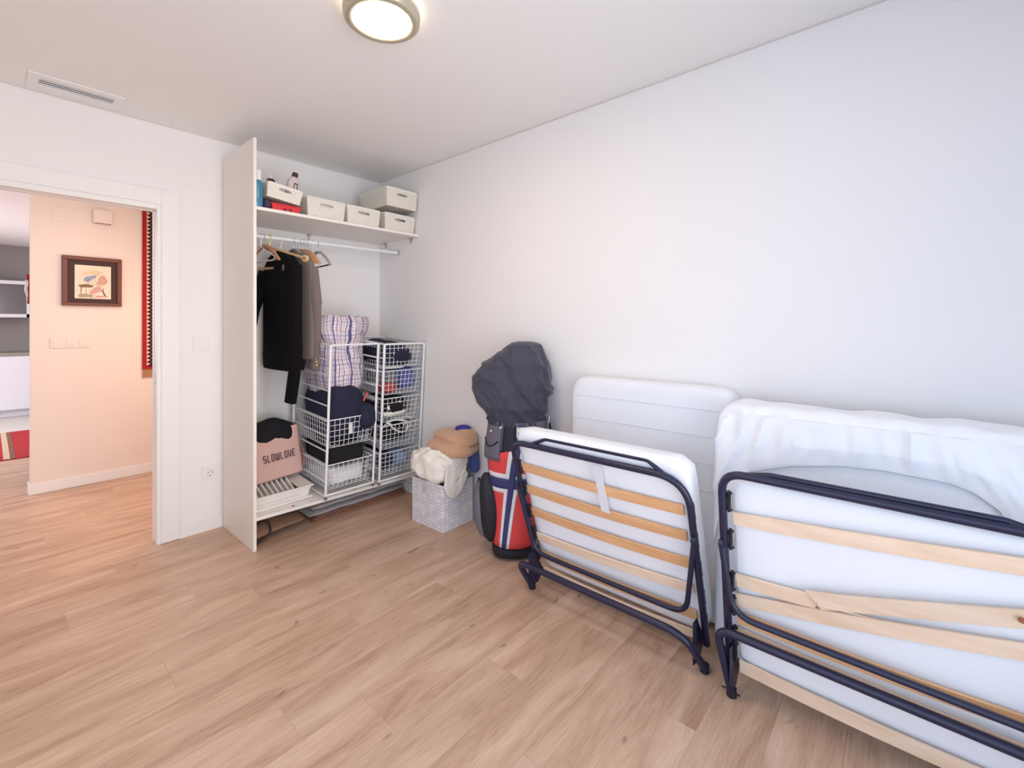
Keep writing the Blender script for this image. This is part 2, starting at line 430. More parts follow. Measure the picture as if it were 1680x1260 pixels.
def plaid_mat():
    m, nt, b = newmat('plaid_cloth'); L = nt.links
    uv = nt.nodes.new('ShaderNodeUVMap'); sp = nt.nodes.new('ShaderNodeSeparateXYZ'); L.new(uv.outputs[0], sp.inputs[0])
    tc = nt.nodes.new('ShaderNodeTexCoord')
    n = nt.nodes.new('ShaderNodeTexNoise'); n.inputs['Scale'].default_value = 4; L.new(tc.outputs['Object'], n.inputs['Vector'])
    w = math_node(nt, 'MULTIPLY_ADD', n.outputs['Fac'], .085, -.042)
    u = math_node(nt, 'ADD', sp.outputs[0], w); v = math_node(nt, 'ADD', sp.outputs[1], w)
    def band(c, period, lo, hi):
        f = math_node(nt, 'FRACT', math_node(nt, 'MULTIPLY', c, period))
        return math_node(nt, 'MULTIPLY', math_node(nt, 'GREATER_THAN', f, lo), math_node(nt, 'LESS_THAN', f, hi))
    cur = None
    base = nt.nodes.new('ShaderNodeRGB'); base.outputs[0].default_value = lin((226, 218, 226)); cur = base.outputs[0]
    layers = [(u, 13, .0, .13, (58, 48, 118), .9), (u, 13, .30, .36, (70, 60, 96), .8), (u, 13, .45, .50, (214, 150, 128), .7), (u, 13, .58, .64, (88, 74, 120), .8),
              (u, 13, .76, .80, (206, 150, 140), .7), (u, 13, .88, .92, (70, 60, 110), .8),
              (v, 7, .0, .10, (82, 76, 140), .40), (v, 7, .34, .38, (60, 52, 84), .6), (v, 7, .55, .62, (206, 160, 140), .35), (v, 7, .78, .81, (60, 52, 84), .5)]
    for c, p, lo, hi, col, a in layers:
        mx = nt.nodes.new('ShaderNodeMix'); mx.data_type = 'RGBA'; mx.inputs[7].default_value = lin(col)
        L.new(math_node(nt, 'MULTIPLY', band(c, p, lo, hi), a), mx.inputs[0]); L.new(cur, mx.inputs[6]); cur = mx.outputs[2]
    L.new(cur, b.inputs['Base Color']); b.inputs['Roughness'].default_value = .6
    return m
M['plaid'] = plaid_mat()

# ------------------------------------------------------------------ the setting
XR, YF, HC = 2.19, 3.40, 2.53
XL, YN = -.62, -.78
T = .10
# floor slab and planks
fl = struct(MB().box((-3, -.95, -.06), (2.5, 10.6, -.013)).build('floor', M['dark']))
PW, PL, PT = .186, 1.28, .0125
def plank_mesh(ln):
    o = MB().box((-ln/2+.0002, -PW/2+.0002, -PT), (ln/2-.0002, PW/2-.0002, 0)).build('plank', M['plank'], None)
    bm = bmesh.new(); bm.from_mesh(o.data)
    bmesh.ops.bevel(bm, geom=[e for e in bm.edges if all(abs(v.co.z) < 1e-6 for v in e.verts)], offset=.0004, segments=1, affect='EDGES')
    bm.to_mesh(o.data); bm.free()
    me = o.data; bpy.data.objects.remove(o); return me
PM = {}
def put_plank(x0, x1, y):
    ln = round(x1-x0, 3)
    if ln < .06: return
    if ln not in PM: PM[ln] = plank_mesh(ln)
    o = bpy.data.objects.new('plank', PM[ln]); COL.objects.link(o); o.parent = fl
    o.location = ((x0+x1)/2, y, 0)
y = -.78+PW/2; row = 0
while y < 8.42:
    lo, hi = (-.62, 2.19) if y < 3.45 else (-1.9, 1.6)
    if y+PW/2 > 6.8: lo, hi = -1.3, .9
    off = [0, .43, .86, .21, .64, 1.07][row % 6]
    x = lo-off
    while x < hi:
        a, b = max(x, lo), min(x+PL, hi)
        put_plank(a, b, y)
        x += PL
    y += PW; row += 1
ytile = y-PW/2
tm = None
for i in range(6):
    for j in range(3):
        if tm is None:
            t0 = MB().box((-.2235, -.2235, -.0125), (.2235, .2235, 0)).build('tile', M['tile'], None); tm = t0.data; bpy.data.objects.remove(t0)
        o = bpy.data.objects.new('tile', tm); COL.objects.link(o); o.parent = fl; o.location = (-1.05+.45*i, ytile+.225+.45*j, 0)
struct(MB().box((-3, -.9, 2.53), (2.5, 10.6, 2.60)).build('ceiling', M['ceil']))
# shadow joint round the room: tinted strip painting the shade of the wall-ceiling gap
g = MB()
g.box((XL, YF-.006, HC-.006), (XR, YF-.0005, HC)).box((XR-.006, YN, HC-.006), (XR-.0005, YF, HC))
struct(g.build('trim_shade_line', mat('shadow_joint', (222, 214, 208), .9)))
DX0, DX1, DZ = -.16, .664, 2.013
w = MB()
w.box((DX1+.02, YF, 0), (XR+T, YF+T, HC)).box((DX0, YF, DZ+.029), (DX1+.02, YF+T, HC)).box((XL-T, YF, 0), (DX0, YF+T, HC))
struct(w.build('wall_far', M['wall']))
struct(MB().box((XR, YN-T, 0), (XR+T, YF, HC)).build('wall_right', M['wall']))
BY0, BY1, BZ0, BZ1 = -.70, 1.34, .12, 2.2
w = MB().box((XL-T, YN-T, 0), (XL, BY0, HC)).box((XL-T, BY1, 0), (XL, YF, HC)).box((XL-T, BY0, BZ1), (XL, BY1, HC)).box((XL-T, BY0, 0), (XL, BY1, BZ0))
struct(w.build('wall_left', M['wall']))
wf = MB()
for ya, yb in ((BY0, BY0+.05), (.29, .35), (BY1-.05, BY1)): wf.box((XL-.07, ya, BZ0), (XL-.02, yb, BZ1))
for za, zb in ((BZ0, BZ0+.05), (BZ1-.05, BZ1)): wf.box((XL-.07, BY0, za), (XL-.02, BY1, zb))
struct(wf.build('window_2', M['lacq'], bevel=.004))
WX0, WX1, WZ0, WZ1 = -.45, 1.7, .08, 2.2
w = MB().box((XL, YN-T, 0), (WX0, YN, HC)).box((WX1, YN-T, 0), (XR, YN, HC)).box((WX0, YN-T, WZ1), (WX1, YN, HC)).box((WX0, YN-T, 0), (WX1, YN, WZ0))
struct(w.build('wall_near', M['wall']))
wf = MB()
for xa, xb in ((WX0, WX0+.05), (.60, .66), (WX1-.05, WX1)): wf.box((xa, YN-.07, WZ0), (xb, YN-.02, WZ1))
for za, zb in ((WZ0, WZ0+.05), (WZ1-.05, WZ1)): wf.box((WX0, YN-.07, za), (WX1, YN-.02, zb))
win = struct(wf.build('window_1', M['lacq'], bevel=.004))
# corridor and kitchen shell
struct(MB().box((.217, 5.14, 0), (1.62, 5.26, HC)).build('wall_corridor', M['hall']))
struct(MB().box((1.6, YF+T, 0), (1.7, 5.14, HC)).build('wall_corridor_end', M['hall']))
struct(MB().box((-2.9, 10.3, 0), (2.0, 10.4, HC)).build('wall_kitchen', M['kwall']))
struct(MB().box((-2.9, YF+T, 0), (-2.8, 10.3, HC)).build('wall_kitchen_left', M['wall']))
struct(MB().box((1.3, 5.26, 0), (1.4, 10.3, HC)).build('wall_kitchen_right', M['wall']))
# skirting and door casing
struct(MB().box((.776, YF-.013, 0), (1.010, YF, .075)).build('baseboard_far', M['lacq'], bevel=.003))
struct(MB().box((XR-.013, YN, 0), (XR, YF, .075)).build('baseboard_right', M['lacq'], bevel=.003))
struct(MB().box((.205, 5.127, 0), (1.6, 5.14, .082)).box((.205, 5.14, 0), (.217, 5.26, .082)).build('baseboard_corridor', M['lacq'], bevel=.003))
struct(MB().box((.685, YF-.014, .003), (.776, YF, 2.133)).build('trim_1', M['lacq'], bevel=.002))
struct(MB().box((DX0-.11, YF-.014, 2.043), (.685, YF, 2.133)).build('trim_2', M['lacq'], bevel=.002))
j = MB().box((.664, YF-.008, 0), (.685, YF+.028, 2.043)).box((.664, YF+.072, 0), (.685, YF+T+.008, 2.043)).box((.667, YF+.028, 0), (.685, YF+.072, 2.043))
jb = struct(j.build('trim_3', M['lacq'], bevel=.0015))
lab(MB().box((.6655, YF+.038, .955), (.6672, YF+.062, 1.035)).build('latch_plate', M['metal'], jb), 'small metal latch plate in the jamb')
struct(MB().box((DX0, YF-.008, 2.013), (.664, YF+.028, 2.043)).box((DX0, YF+.072, 2.013), (.664, YF+T+.008, 2.043)).box((DX0, YF+.028, 2.016), (.664, YF+.072, 2.043)).build('trim_4', M['lacq'], bevel=.0015))

# ------------------------------------------------------------------ ceiling lamp and vent
LC = V((.985, 1.512, HC))
lamp = thing('ceiling_lamp', 'round flush ceiling lamp with a champagne metal ring, lit', 'ceiling lamp', LC)
MB().lathe([(.10, 0), (.10, -.02), (.118, -.022)], LC, 48).build('base_plate', M['lacq'], lamp, smooth=True)
MB().lathe([(.112, -.012), (.1405, -.014), (.143, -.028), (.140, -.052), (.130, -.060), (.112, -.058), (.1075, -.054), (.107, -.04), (.112, -.012)], LC, 64, cap0=False, cap1=False).build('ring', M['champ'], lamp, smooth=True)
MB().lathe([(.1065, -.030), (.1065, -.050), (.095, -.055), (.06, -.059), (.0, -.060)], LC, 64).build('diffuser', emat('lamp_glow', (255, 226, 190), 66), lamp, smooth=True)
# light that leaks from the gap between ring and ceiling
MB().lathe([(.104, -.004), (.108, -.004), (.108, -.010), (.104, -.010)], LC, 48).build('light_ring', emat('lamp_rim_glow', (255, 240, 214), 34), lamp, smooth=True)

vt = thing('ceiling_vent', 'white slotted air vent in the ceiling above the doorway', 'air vent', (.305, 3.245, HC))
v0, v1, u0, u1 = 3.147, 3.343, .125, .486
m = MB()
m.box((u0, v0, HC-.007), (u1, v0+.055, HC-.0005)).box((u0, v1-.062, HC-.007), (u1, v1, HC-.0005)).box((u0, v0+.055, HC-.007), (u0+.04, v1-.062, HC-.0005)).box((u1-.04, v0+.055, HC-.007), (u1, v1-.062, HC-.0005))
m.build('vent_frame', M['lacq'], vt, bevel=.0015)
MB().box((u0+.04, v0+.055, HC-.002), (u1-.04, v1-.062, HC-.0006)).build('vent_recess', M['dark'], vt)
for k in range(3):
    yy = v0+.062+.024*k
    MB().box((u0+.04, yy, HC-.007), (u1-.04, yy+.015, HC-.003), Matrix.Rotation(.35, 3, 'X')).build('slat', M['lacq'], vt)

# ------------------------------------------------------------------ wall plates, switches, socket
def plate(x0, x1, z0, z1, yw, t=.008): return (x0, yw-t, z0), (x1, yw, z1)
o = MB().box(*plate(.811, .980, 2.182, 2.286, YF, .004)).build('blank_cover_plate', M['wall'], bevel=.001)
tag(o, 'blank white cover plate high on the wall beside the door casing', 'cover plate')
sw = MB().box(*plate(.846, .932, 1.159, 1.245, YF, .009)).build('light_switch', M['plast'], bevel=.002); tag(sw, 'single white light switch right of the doorway', 'light switch')
MB().box(*plate(.862, .917, 1.174, 1.231, YF-.009, .004)).build('rocker', M['plast'], sw, bevel=.001)
so = thing('wall_socket', 'white round-pin wall socket above the skirting beside the wardrobe panel', 'socket', (.939, YF, .37))
MB().plate_slot((.939, YF-.009, .325), (1, 0, 0), (0, 0, 1), (0, 1, 0), .009, .088, .088, .088, (0, .044, .0211, .021)).build('socket_plate', M['plast'], so)
R90 = Matrix.Rotation(PI/2, 4, 'X').to_quaternion()
MB().lathe([(.0205, 0), (.0205, .001)], (.939, YF-.0025, .369), 24, R90).build('recess', M['plast'], so)
for dx, dz in ((-.0095, .002), (.0095, .002)):
    MB().lathe([(.0032, 0), (.0032, .001)], (.939+dx, YF-.0036, .369+dz), 10, R90).build('pin_hole', M['dark'], so)
for dz in (-.018, .018):
    MB().box((.936, YF-.006, .369+dz-.002), (.942, YF-.0036, .369+dz+.002)).build('earth_clip', M['dark'], so)

# ------------------------------------------------------------------ corridor wall
YC = 5.14
o = MB().box(*plate(.337, .567, 2.150, 2.262, YC, .004)).build('blank_cover_plate', M['hall'], bevel=.001); tag(o, 'long blank cover plate beside the chime box on the corridor wall', 'cover plate')
ch = MB().box(*plate(.575, .694, 2.172, 2.284, YC, .042)).build('chime_box', M['hall'], bevel=.004); tag(ch, 'square white door chime box high on the corridor wall', 'chime box')
for k in range(5): MB().box((.590+.02*k, YC-.036, 2.1705), (.602+.02*k, YC-.01, 2.1718)).build('sound_slot', M['dark'], ch)
# picture
pc = thing('framed_picture', 'framed watercolour with a dark mount on the pink corridor wall', 'picture', (.572, YC, 1.475))
px0, px1, pz0, pz1 = .388, .758, 1.476, 1.882
for nm, a, b in (('frame_rail', (px0, YC-.028, pz1-.031), (px1, YC, pz1)), ('frame_rail', (px0, YC-.028, pz0), (px1, YC, pz0+.026)),
                 ('frame_stile', (px0, YC-.028, pz0+.026), (px0+.034, YC, pz1-.031)), ('frame_stile', (px1-.030, YC-.028, pz0+.026), (px1, YC, pz1-.031))):
    MB().box(a, b).build(nm, M['frame'], pc, bevel=.004)
MB().box((px0+.034, YC-.014, pz0+.026), (px1-.030, YC-.004, pz1-.031)).build('mount', M['mount'], pc)
pp = MB().box((.464, YC-.017, 1.537), (.688, YC-.0135, 1.812)).build('paper', M['paper'], pc)
def flat(poly, nm, rgb, lift=.0002):
    MB().prism([(a, b) for a, b in poly], (.464, YC-.017-lift, 1.537), (.224, 0, 0), (0, 0, .275), (0, -1, 0), .0004).build(nm, mat('pigment_'+nm, rgb, .95, var=.2, vscale=40), pp)
flat([(.08, .12), (.30, .15), (.50, .11), (.47, .05), (.12, .03)], 'green_wash', (176, 166, 138))
flat([(.55, .10), (.90, .10), (.92, .06), (.60, .04)], 'rose_wash', (212, 164, 156))
flat([(.08, .40), (.30, .44), (.52, .40), (.46, .34), (.16, .33)], 'table_wash', (138, 112, 82))
flat([(.16, .33), (.19, .33), (.18, .12), (.16, .12)], 'table_leg_wash', (138, 112, 82), .0004)
flat([(.40, .20), (.62, .42), (.72, .40), (.74, .24), (.60, .18), (.45, .12)], 'pink_wash', (216, 172, 164), .0006)
flat([(.60, .44), (.66, .66), (.80, .72), (.90, .56), (.80, .42)], 'salmon_wash', (212, 166, 146), .0006)
flat([(.22, .54), (.30, .66), (.56, .72), (.58, .66), (.36, .50)], 'blue_wash', (150, 164, 190), .0006)
flat([(.16, .66), (.24, .80), (.52, .88), (.70, .80), (.66, .72), (.40, .74)], 'ochre_wash', (226, 206, 172), .0004)
for i_, (st_, c_) in enumerate([([(.42,.36),(.34,.52),(.40,.60)],(120,100,84)), ([(.60,.44),(.54,.60),(.62,.74),(.72,.72)],(150,96,80)), ([(.72,.72),(.82,.66),(.90,.56),(.84,.44)],(140,90,72)), ([(.44,.12),(.42,.22),(.58,.32),(.70,.28)],(150,96,84)), ([(.30,.66),(.26,.56),(.40,.48)],(90,104,130)), ([(.48,.12),(.56,.04),(.44,.03),(.40,.07)],(120,84,64)), ([(.30,.33),(.31,.12)],(130,106,80)), ([(.58,.86),(.66,.78),(.74,.82),(.80,.74)],(180,150,110)), ([(.36,.60),(.46,.54),(.50,.44),(.60,.42)],(160,150,150))]):
    P_ = [V((.464+.224*a, YC-.0175, 1.537+.275*b)) for a, b in st_]
    MB().tube(P_, .0013, 4).build('ink_stroke', mat('ink_stroke_%d' % i_, c_, .9), pp)
flat([(.74, .24), (.80, .36), (.78, .24), (.86, .10), (.82, .09)], 'brown_stroke', (120, 88, 66), .0008)
# triple switch
ts = MB().box(*plate(.324, .556, 1.134, 1.221, YC, .008)).build('triple_switch', M['hall'], bevel=.002); tag(ts, 'triple white switch and socket plate on the corridor wall below the picture', 'switch plate')
for k in range(3):
    MB().box(*plate(.342+.075*k, .390+.075*k, 1.153, 1.203, YC-.008, .004)).build('rocker', M['hall'], ts, bevel=.001)
# hanging rug
rg = thing('hanging_rug', 'long red woven rug with a zigzag border hanging on the corridor wall', 'rug', (1.1, YC, .84))
MB().box((.902, YC-.010, .925), (1.35, YC-.002, 2.36)).build('rug_field', M['rug_n'], rg)
MB().box((.900, YC-.013, .925), (.930, YC-.002, 2.36)).build('red_border', M['rug_r'], rg)
MB().box((.930, YC-.013, .925), (1.35, YC-.0025, .948)).build('red_border', M['rug_r'], rg)
for k in range(40):
    z0 = .955+.0345*k
    MB().prism([(.9305, z0), (.9305, z0+.032), (.958, z0+.016)], (0, YC-.0125, 0), (1, 0, 0), (0, 0, 1), (0, 1, 0), .004).build('zigzag', M['rug_c'], rg)
    MB().prism([(.990, z0+.017), (.990, z0+.049), (.963, z0+.033)], (0, YC-.0125, 0), (1, 0, 0), (0, 0, 1), (0, 1, 0), .004).build('zigzag', M['rug_c'], rg)
m = MB()
for k in range(90):
    x = .903+.005*k; m.tube([(x, YC-.007, .926), (x+random.uniform(-.002, .002), YC-.008, .885), (x+random.uniform(-.004, .004), YC-.008, .845+random.uniform(0, .008))], .0022, 4)
stuff(m.build('fringe', M['rug_f'], rg))

# ------------------------------------------------------------------ kitchen seen through the doorway
kc = thing('kitchen_base_cabinet', 'white kitchen base cabinet with a stone worktop beyond the corridor', 'cabinet', (-.2, 9.7, 0))
MB().box((-2.0, 9.66, .10), (1.2, 10.28, .88)).build('cabinet_body', M['kwhite'], kc)
MB().box((-2.0, 9.71, 0), (1.2, 10.28, .10)).build('plinth', M['kwhite'], kc)
for k in range(5): MB().box((-1.99+.64*k, 9.64, .11), (-1.36+.64*k, 9.66, .87)).build('door', M['kwhite'], kc, bevel=.003)
MB().box((-2.0, 9.63, .88), (1.2, 10.29, .92)).build('worktop', M['worktop'], kc)
kw = thing('kitchen_wall_cabinet', 'grey glass-fronted kitchen wall unit above the worktop', 'cabinet', (-.2, 10.1, 1.42))
MB().box((-1.6, 9.95, 1.45), (.42, 10.29, 1.95)).build('cabinet_body', M['grey_glass'], kw)
for a, b in (((-1.6, 9.93, 1.92), (.42, 9.955, 1.97)), ((-1.6, 9.93, 1.43), (.42, 9.955, 1.48)), ((.38, 9.93, 1.43), (.42, 9.955, 1.97)), ((-.66, 9.93, 1.43), (-.62, 9.955, 1.97))):
    MB().box(a, b).build('door_frame', M['kwhite'], kw)
kr = thing('floor_rug', 'red striped rug on the floor beyond the corridor wall', 'rug', (-.2, 7.5, 0))
MB().box((-1.5, 6.62, .0005), (.85, 8.30, .009)).build('rug_field', M['rug_r'], kr)
cols = [((120, 84, 66), .15, .03), ((196, 176, 150), .10, .045), ((110, 60, 50), .06, .02), ((206, 186, 160), .035, .03), ((120, 84, 66), .005, .02)]
for i, (c, x, wd_) in enumerate(cols):
    MB().box((x, 6.63, .009), (x+wd_, 8.29, .0105)).build('stripe', mat('rug_stripe_%d' % i, c, .95), kr)
tw = MB()
tw.grid(lambda u, v: V((.206+.030*u+.003*math.sin(v*9), 5.34+.010*math.sin(u*9+v*3), 1.49+.235*v)), 8, 12)
o = tw.build('hanging_cloth', M['rug_r'], smooth=True); md = o.modifiers.new('s', 'SOLIDIFY'); md.thickness = .006
tag(o, 'narrow red cloth with a white edge hanging behind the corridor wall end', 'cloth')
b_ = MB().grid(lambda u, v: V((.200+.012*u+.003*math.sin(v*9), 5.332+.008*math.sin(u*9+v*3), 1.53+.15*v)), 4, 8).build('white_edge', M['whitecloth'], o, smooth=True); md = b_.modifiers.new('s', 'SOLIDIFY'); md.thickness = .006
hk = MB().tube([(.225, 5.26, 1.715), (.225, 5.345, 1.715), (.225, 5.348, 1.735)], .004, 6).build('hook', M['chrome'], o)

# ------------------------------------------------------------------ the open wardrobe
def base_z(x, y): return .196-.020*(x-1.03)/1.15+.070*(y-2.86)
wr = thing('open_wardrobe', 'white open wardrobe with side panel, shelf, rail and bottom board', 'wardrobe', (1.6, 3.38, 0))
MB().box((1.010, 2.864, .001), (1.027, 3.386, 2.408)).build('side_panel', M['lacq2'], wr, bevel=.001)
MB().hexa([(1.027, 2.872, 1.995), (2.189, 2.866, 2.002), (2.189, 3.397, 2.002), (1.027, 3.397, 1.995)], [(1.027, 2.872, 2.014), (2.189, 2.866, 2.021), (2.189, 3.397, 2.021), (1.027, 3.397, 2.014)]).build('shelf', M['lacq2'], wr, bevel=.001)
c4 = [(1.027, 2.862), (2.176, 2.862), (2.176, 3.385), (1.027, 3.385)]
bb = MB().hexa([(x, y, base_z(x, y)-.019) for x, y in c4], [(x, y, base_z(x, y)) for x, y in c4]).build('bottom_board', M['lacq2'], wr, bevel=.001)
lab(MB().lathe([(.009, 0), (.009, .0012)], (1.245, 2.885, base_z(1.245, 2.885)), 14).build('cam_cover', mat('red_sticker', (190, 60, 60), .5), bb), 'red cam cover')
lab(MB().lathe([(.006, 0), (.006, .0012)], (1.66, 2.885, base_z(1.66, 2.885)), 12).build('cam_hole', M['dark'], bb), 'dark screw hole')
for xx in (1.045, 1.62, 2.14): MB().box((xx, 3.30, 0), (xx+.03, 3.37, base_z(xx, 3.30)-.017)).build('foot_block', M['lacq2'], wr)
rl = MB().tube([(1.027, 3.13, 1.884), (2.188, 3.13, 1.905)], .0125, 14).build('hanging_rail', M['wire'], wr, smooth=True)
MB().lathe([(.022, 0), (.022, .008), (.015, .012)], (2.189, 3.13, 1.905), 16, Matrix.Rotation(-PI/2, 4, 'Y').to_quaternion()).build('rail_flange', M['chrome'], rl, smooth=True)
for (x, y, ax) in ((1.58, 3.399, 0), (2.189, 3.30, 1), (2.189, 2.95, 1)):
    m = MB()
    if ax == 0: m.box((x-.012, y-.020, 1.987), (x+.012, y, 1.996)).box((x-.004, y-.006, 1.955), (x+.004, y, 1.987))
    else: m.box((x-.022, y-.012, 1.992), (x, y+.012, 2.002)).box((x-.008, y-.004, 1.962), (x, y+.004, 1.992))
    m.build('shelf_bracket', M['metal'], wr)

# ------------------------------------------------------------------ things on the shelf
SZ = 2.0205
def shelf_z(x): return 2.0142+.007*(x-1.027)/1.16
def make_basket(label, loc, w, d, h, rot=(0, 0, 0), slot=True):
    t = thing('storage_basket', label, 'basket', loc, rot, 'cream woven-look baskets on the wardrobe shelf')
    wb, db, tk = w*.92, d*.94, .004
    m = MB()
    m.plate_slot((0, -db/2, 0), (1, 0, 0), (0, -(d-db)/2/h, 1), (0, 1, 0), tk, wb, w, h, (0, h*.70, w*.17, .0095) if slot else None)
    m.plate_slot((0, db/2, 0), (1, 0, 0), (0, (d-db)/2/h, 1), (0, -1, 0), tk, wb, w, h, (0, h*.70, w*.17, .0095) if slot else None)
    for sx in (-1, 1):
        m.prism([(-db/2, 0), (db/2, 0), (d/2, h), (-d/2, h)], (sx*wb/2, 0, 0), (0, 1, 0), (sx*(w-wb)/2/h, 0, 1), (-sx, 0, 0), tk)
    m.box((-wb/2, -db/2, 0), (wb/2, db/2, .004))
    m.build('shell', M['weave'], t, local=True, bevel=.0015)
    r = fillet([(-w/2+.002, -d/2+.002, h), (w/2-.002, -d/2+.002, h), (w/2-.002, d/2-.002, h), (-w/2+.002, d/2-.002, h)], .02, 5, closed=True)
    MB().tube(r, .0042, 6, closed=True).build('rim', M['plast'], t, smooth=True, local=True)
    return t
make_basket('cream basket second from left on the shelf, beside the red tray', (1.474, 3.085, shelf_z(1.47)), .268, .36, .130)
make_basket('cream basket third from left, in the middle of the shelf', (1.743, 3.075, shelf_z(1.74)), .262, .36, .125)
make_basket('lower cream basket of the stack against the right wall', (2.045, 3.075, shelf_z(2.04)), .275, .36, .128)
make_basket('upper cream basket of the stack against the right wall', (2.040, 3.045, shelf_z(2.04)+.172), .280, .37, .136, (-.02, 0, 0))
o = lump(MB(), (2.045, 3.10, shelf_z(2.04)+.090), (.235, .30, .165), 3, 3, .006).build('folded_linen', M['whitecloth'], smooth=True); tag(o, 'white linen folded inside the lower stacked basket', 'linen')
o = lump(MB(), (1.743, 3.08, shelf_z(1.74)+.066), (.22, .30, .115), 5, 3.2, .006).build('folded_linen', M['whitecloth'], smooth=True); tag(o, 'white linen folded inside the middle shelf basket', 'linen')
o = lump(MB(), (1.474, 3.08, shelf_z(1.47)+.066), (.225, .30, .115), 6, 3.2, .006).build('folded_linen', M['cream'], smooth=True); tag(o, 'cream linen folded inside the basket beside the red tray', 'linen')
# tray, tilted basket, bottles
rt = thing('red_tray', 'bright red plastic tray under the tilted basket on the shelf', 'tray', (1.207, 3.0, shelf_z(1.2)))
m = MB(); z0 = shelf_z(1.2)+.0005
m.hexa([(1.132, 2.902, z0), (1.287, 2.900, z0), (1.287, 3.18, z0), (1.132, 3.18, z0)], [(1.122, 2.892, z0+.040), (1.297, 2.890, z0+.040), (1.297, 3.19, z0+.040), (1.122, 3.19, z0+.040)])
m.build('tray_body', M['redp'], rt, bevel=.003)
MB().box((1.118, 2.886, z0+.036), (1.301, 3.194, z0+.043)).build('tray_rim', M['redp'], rt, bevel=.002)
for xx in (1.195, 1.228): MB().box((xx, 2.886, z0+.003), (xx+.009, 2.897, z0+.022)).build('tray_foot', mat('dark_red_plastic', (150, 24, 34), .4), rt)
tb = make_basket('cream basket tilted on the red tray with bottles inside', (1.190, 3.02, z0+.064), .212, .28, .088, (0, .115, 0))
o = lump(MB(), (1.10, 2.945, shelf_z(1.1)+.031), (.048, .10, .060), 8, 2.5, .006).build('plum_pouch', M['plum'], smooth=True); tag(o, 'small plum fabric pouch between blue bottle and red tray', 'pouch')
bt = thing('blue_bottle', 'tall blue translucent bottle with white cap beside the wardrobe panel', 'bottle', (1.055, 2.915, shelf_z(1.05)))
zb = shelf_z(1.05)
MB().loft([((1.055, 2.915, zb+h), (1, 0, 0), (0, 1, 0), a, b, 3) for h, a, b in ((0, .020, .016), (.004, .022, .018), (.06, .0225, .0185), (.10, .020, .0165), (.14, .0225, .0185), (.155, .021, .017), (.165, .014, .013), (.172, .012, .012))], 20).build('bottle_body', M['bluebot'], bt, smooth=True)
MB().lathe([(.0155, .165), (.0165, .168), (.0160, .222), (.0150, .225)], (1.055, 2.915, zb), 20).build('cap', M['plast'], bt, smooth=True)
qb = Matrix.Rotation(.18, 4, 'Y').to_quaternion()
BS = 1.0
wbt = thing('pearl_bottle', 'pearly shampoo bottle with brown cap leaning out of the tilted basket', 'bottle', (1.252, 3.0, z0+.07))
c0 = V((1.272, 3.0, z0+.084)); Rq = qb.to_matrix()
MB().loft([(c0+Rq @ V((0, 0, h)), Rq @ V((1, 0, 0)), (0, 1, 0), a, b, 2.6) for h, a, b in ((0, .034, .024), (.11, .040, .028), (.145, .037, .026), (.170, .024, .019), (.178, .016, .014))], 20).build('bottle_body', M['pinkbot'], wbt, smooth=True)
MB().loft([(c0+Rq @ V((0, 0, h)), Rq @ V((1, 0, 0)), (0, 1, 0), a, b, 2.4) for h, a, b in ((.174, .0175, .0155), (.178, .0185, .0165), (.204, .018, .016), (.207, .016, .014))], 16).build('cap', mat('brown_cap', (70, 52, 46), .4), wbt, smooth=True)
m = MB()
for a, b in (((-.006, .095), (-.002, .132)), ((.014, .095), (.018, .132)), ((-.002, .126), (.014, .132))):
    vs = [c0+Rq @ V((x, -.0295, z)) for x, z in ((a[0], a[1]), (b[0], a[1]), (b[0], b[1]), (a[0], b[1]))]; vt_ = [p+V((0, .003, 0)) for p in vs]
    m.add(vs+vt_, [(0, 1, 2, 3), (7, 6, 5, 4), (0, 4, 5, 1), (1, 5, 6, 2), (2, 6, 7, 3), (3, 7, 4, 0)])
m.build('printed_mark', M['dark'], wbt)
bb2 = thing('brown_bottle', 'dark brown bottle with a white nozzle inside the tilted basket', 'bottle', (1.148, 3.06, z0+.075))
MB().lathe([(.026, 0), (.028, .01), (.028, .085), (.025, .105), (.014, .116)], (1.180, 3.06, z0+.118), 18).build('bottle_body', M['brownbot'], bb2, smooth=True)
MB().lathe([(.015, .113), (.015, .122), (.008, .124), (.006, .138)], (1.180, 3.06, z0+.118), 14).build('nozzle', M['plast'], bb2, smooth=True)

# ------------------------------------------------------------------ hangers and clothes on the rail
def rail_z(x): return 1.884+.021*(x-1.027)/1.16
def hook_pts(drop=.055):
    r = .0155
    P = [V((0, r*math.cos(a)*1.0, r*math.sin(a))) for a in [math.radians(q) for q in range(-35, 200, 20)]]
    P = [V((0, -p.y, p.z)) for p in P][::-1]
    return P
HG = 'hangers on the wardrobe rail'
def wood_hanger(label, x, rz, m_, span=.205, drop=.105, bar=False, thick=.012):
    t = thing('clothes_hanger', label, 'hanger', (x, 3.13, rail_z(x)), (0, 0, rz), HG)
    p = [V((0, .015*math.sin(a), .015*math.cos(a))) for a in [math.radians(q) for q in (100, 70, 40, 10, -20, -50, -80, -110, -140)]]
    p += [V((0, -.006, -.022)), V((0, 0, -.032)), V((0, 0, -.07))]
    MB().tube(p, .002, 6).build('hook', M['chrome'], t, smooth=True, local=True)
    m = MB()
    for s in (-1, 1):
        pts = [V((0, 0, -.062)), V((0, s*.035, -.066)), V((0, s*.09, -.088)), V((0, s*.15, -.125)), V((0, s*span, -.062-drop))]
        m.tube(pts, [.016, .015, .0125, .0115, .010], 8, flat=.55)
    m.build('hanger_arms', m_, t, smooth=True, local=True)
    if bar:
        MB().tube([(0, -span+.012, -.058-drop), (0, span-.012, -.058-drop)], .005, 6).build('trouser_bar', M['dark'] if bar == 2 else m_, t, smooth=True, local=True)
    return t
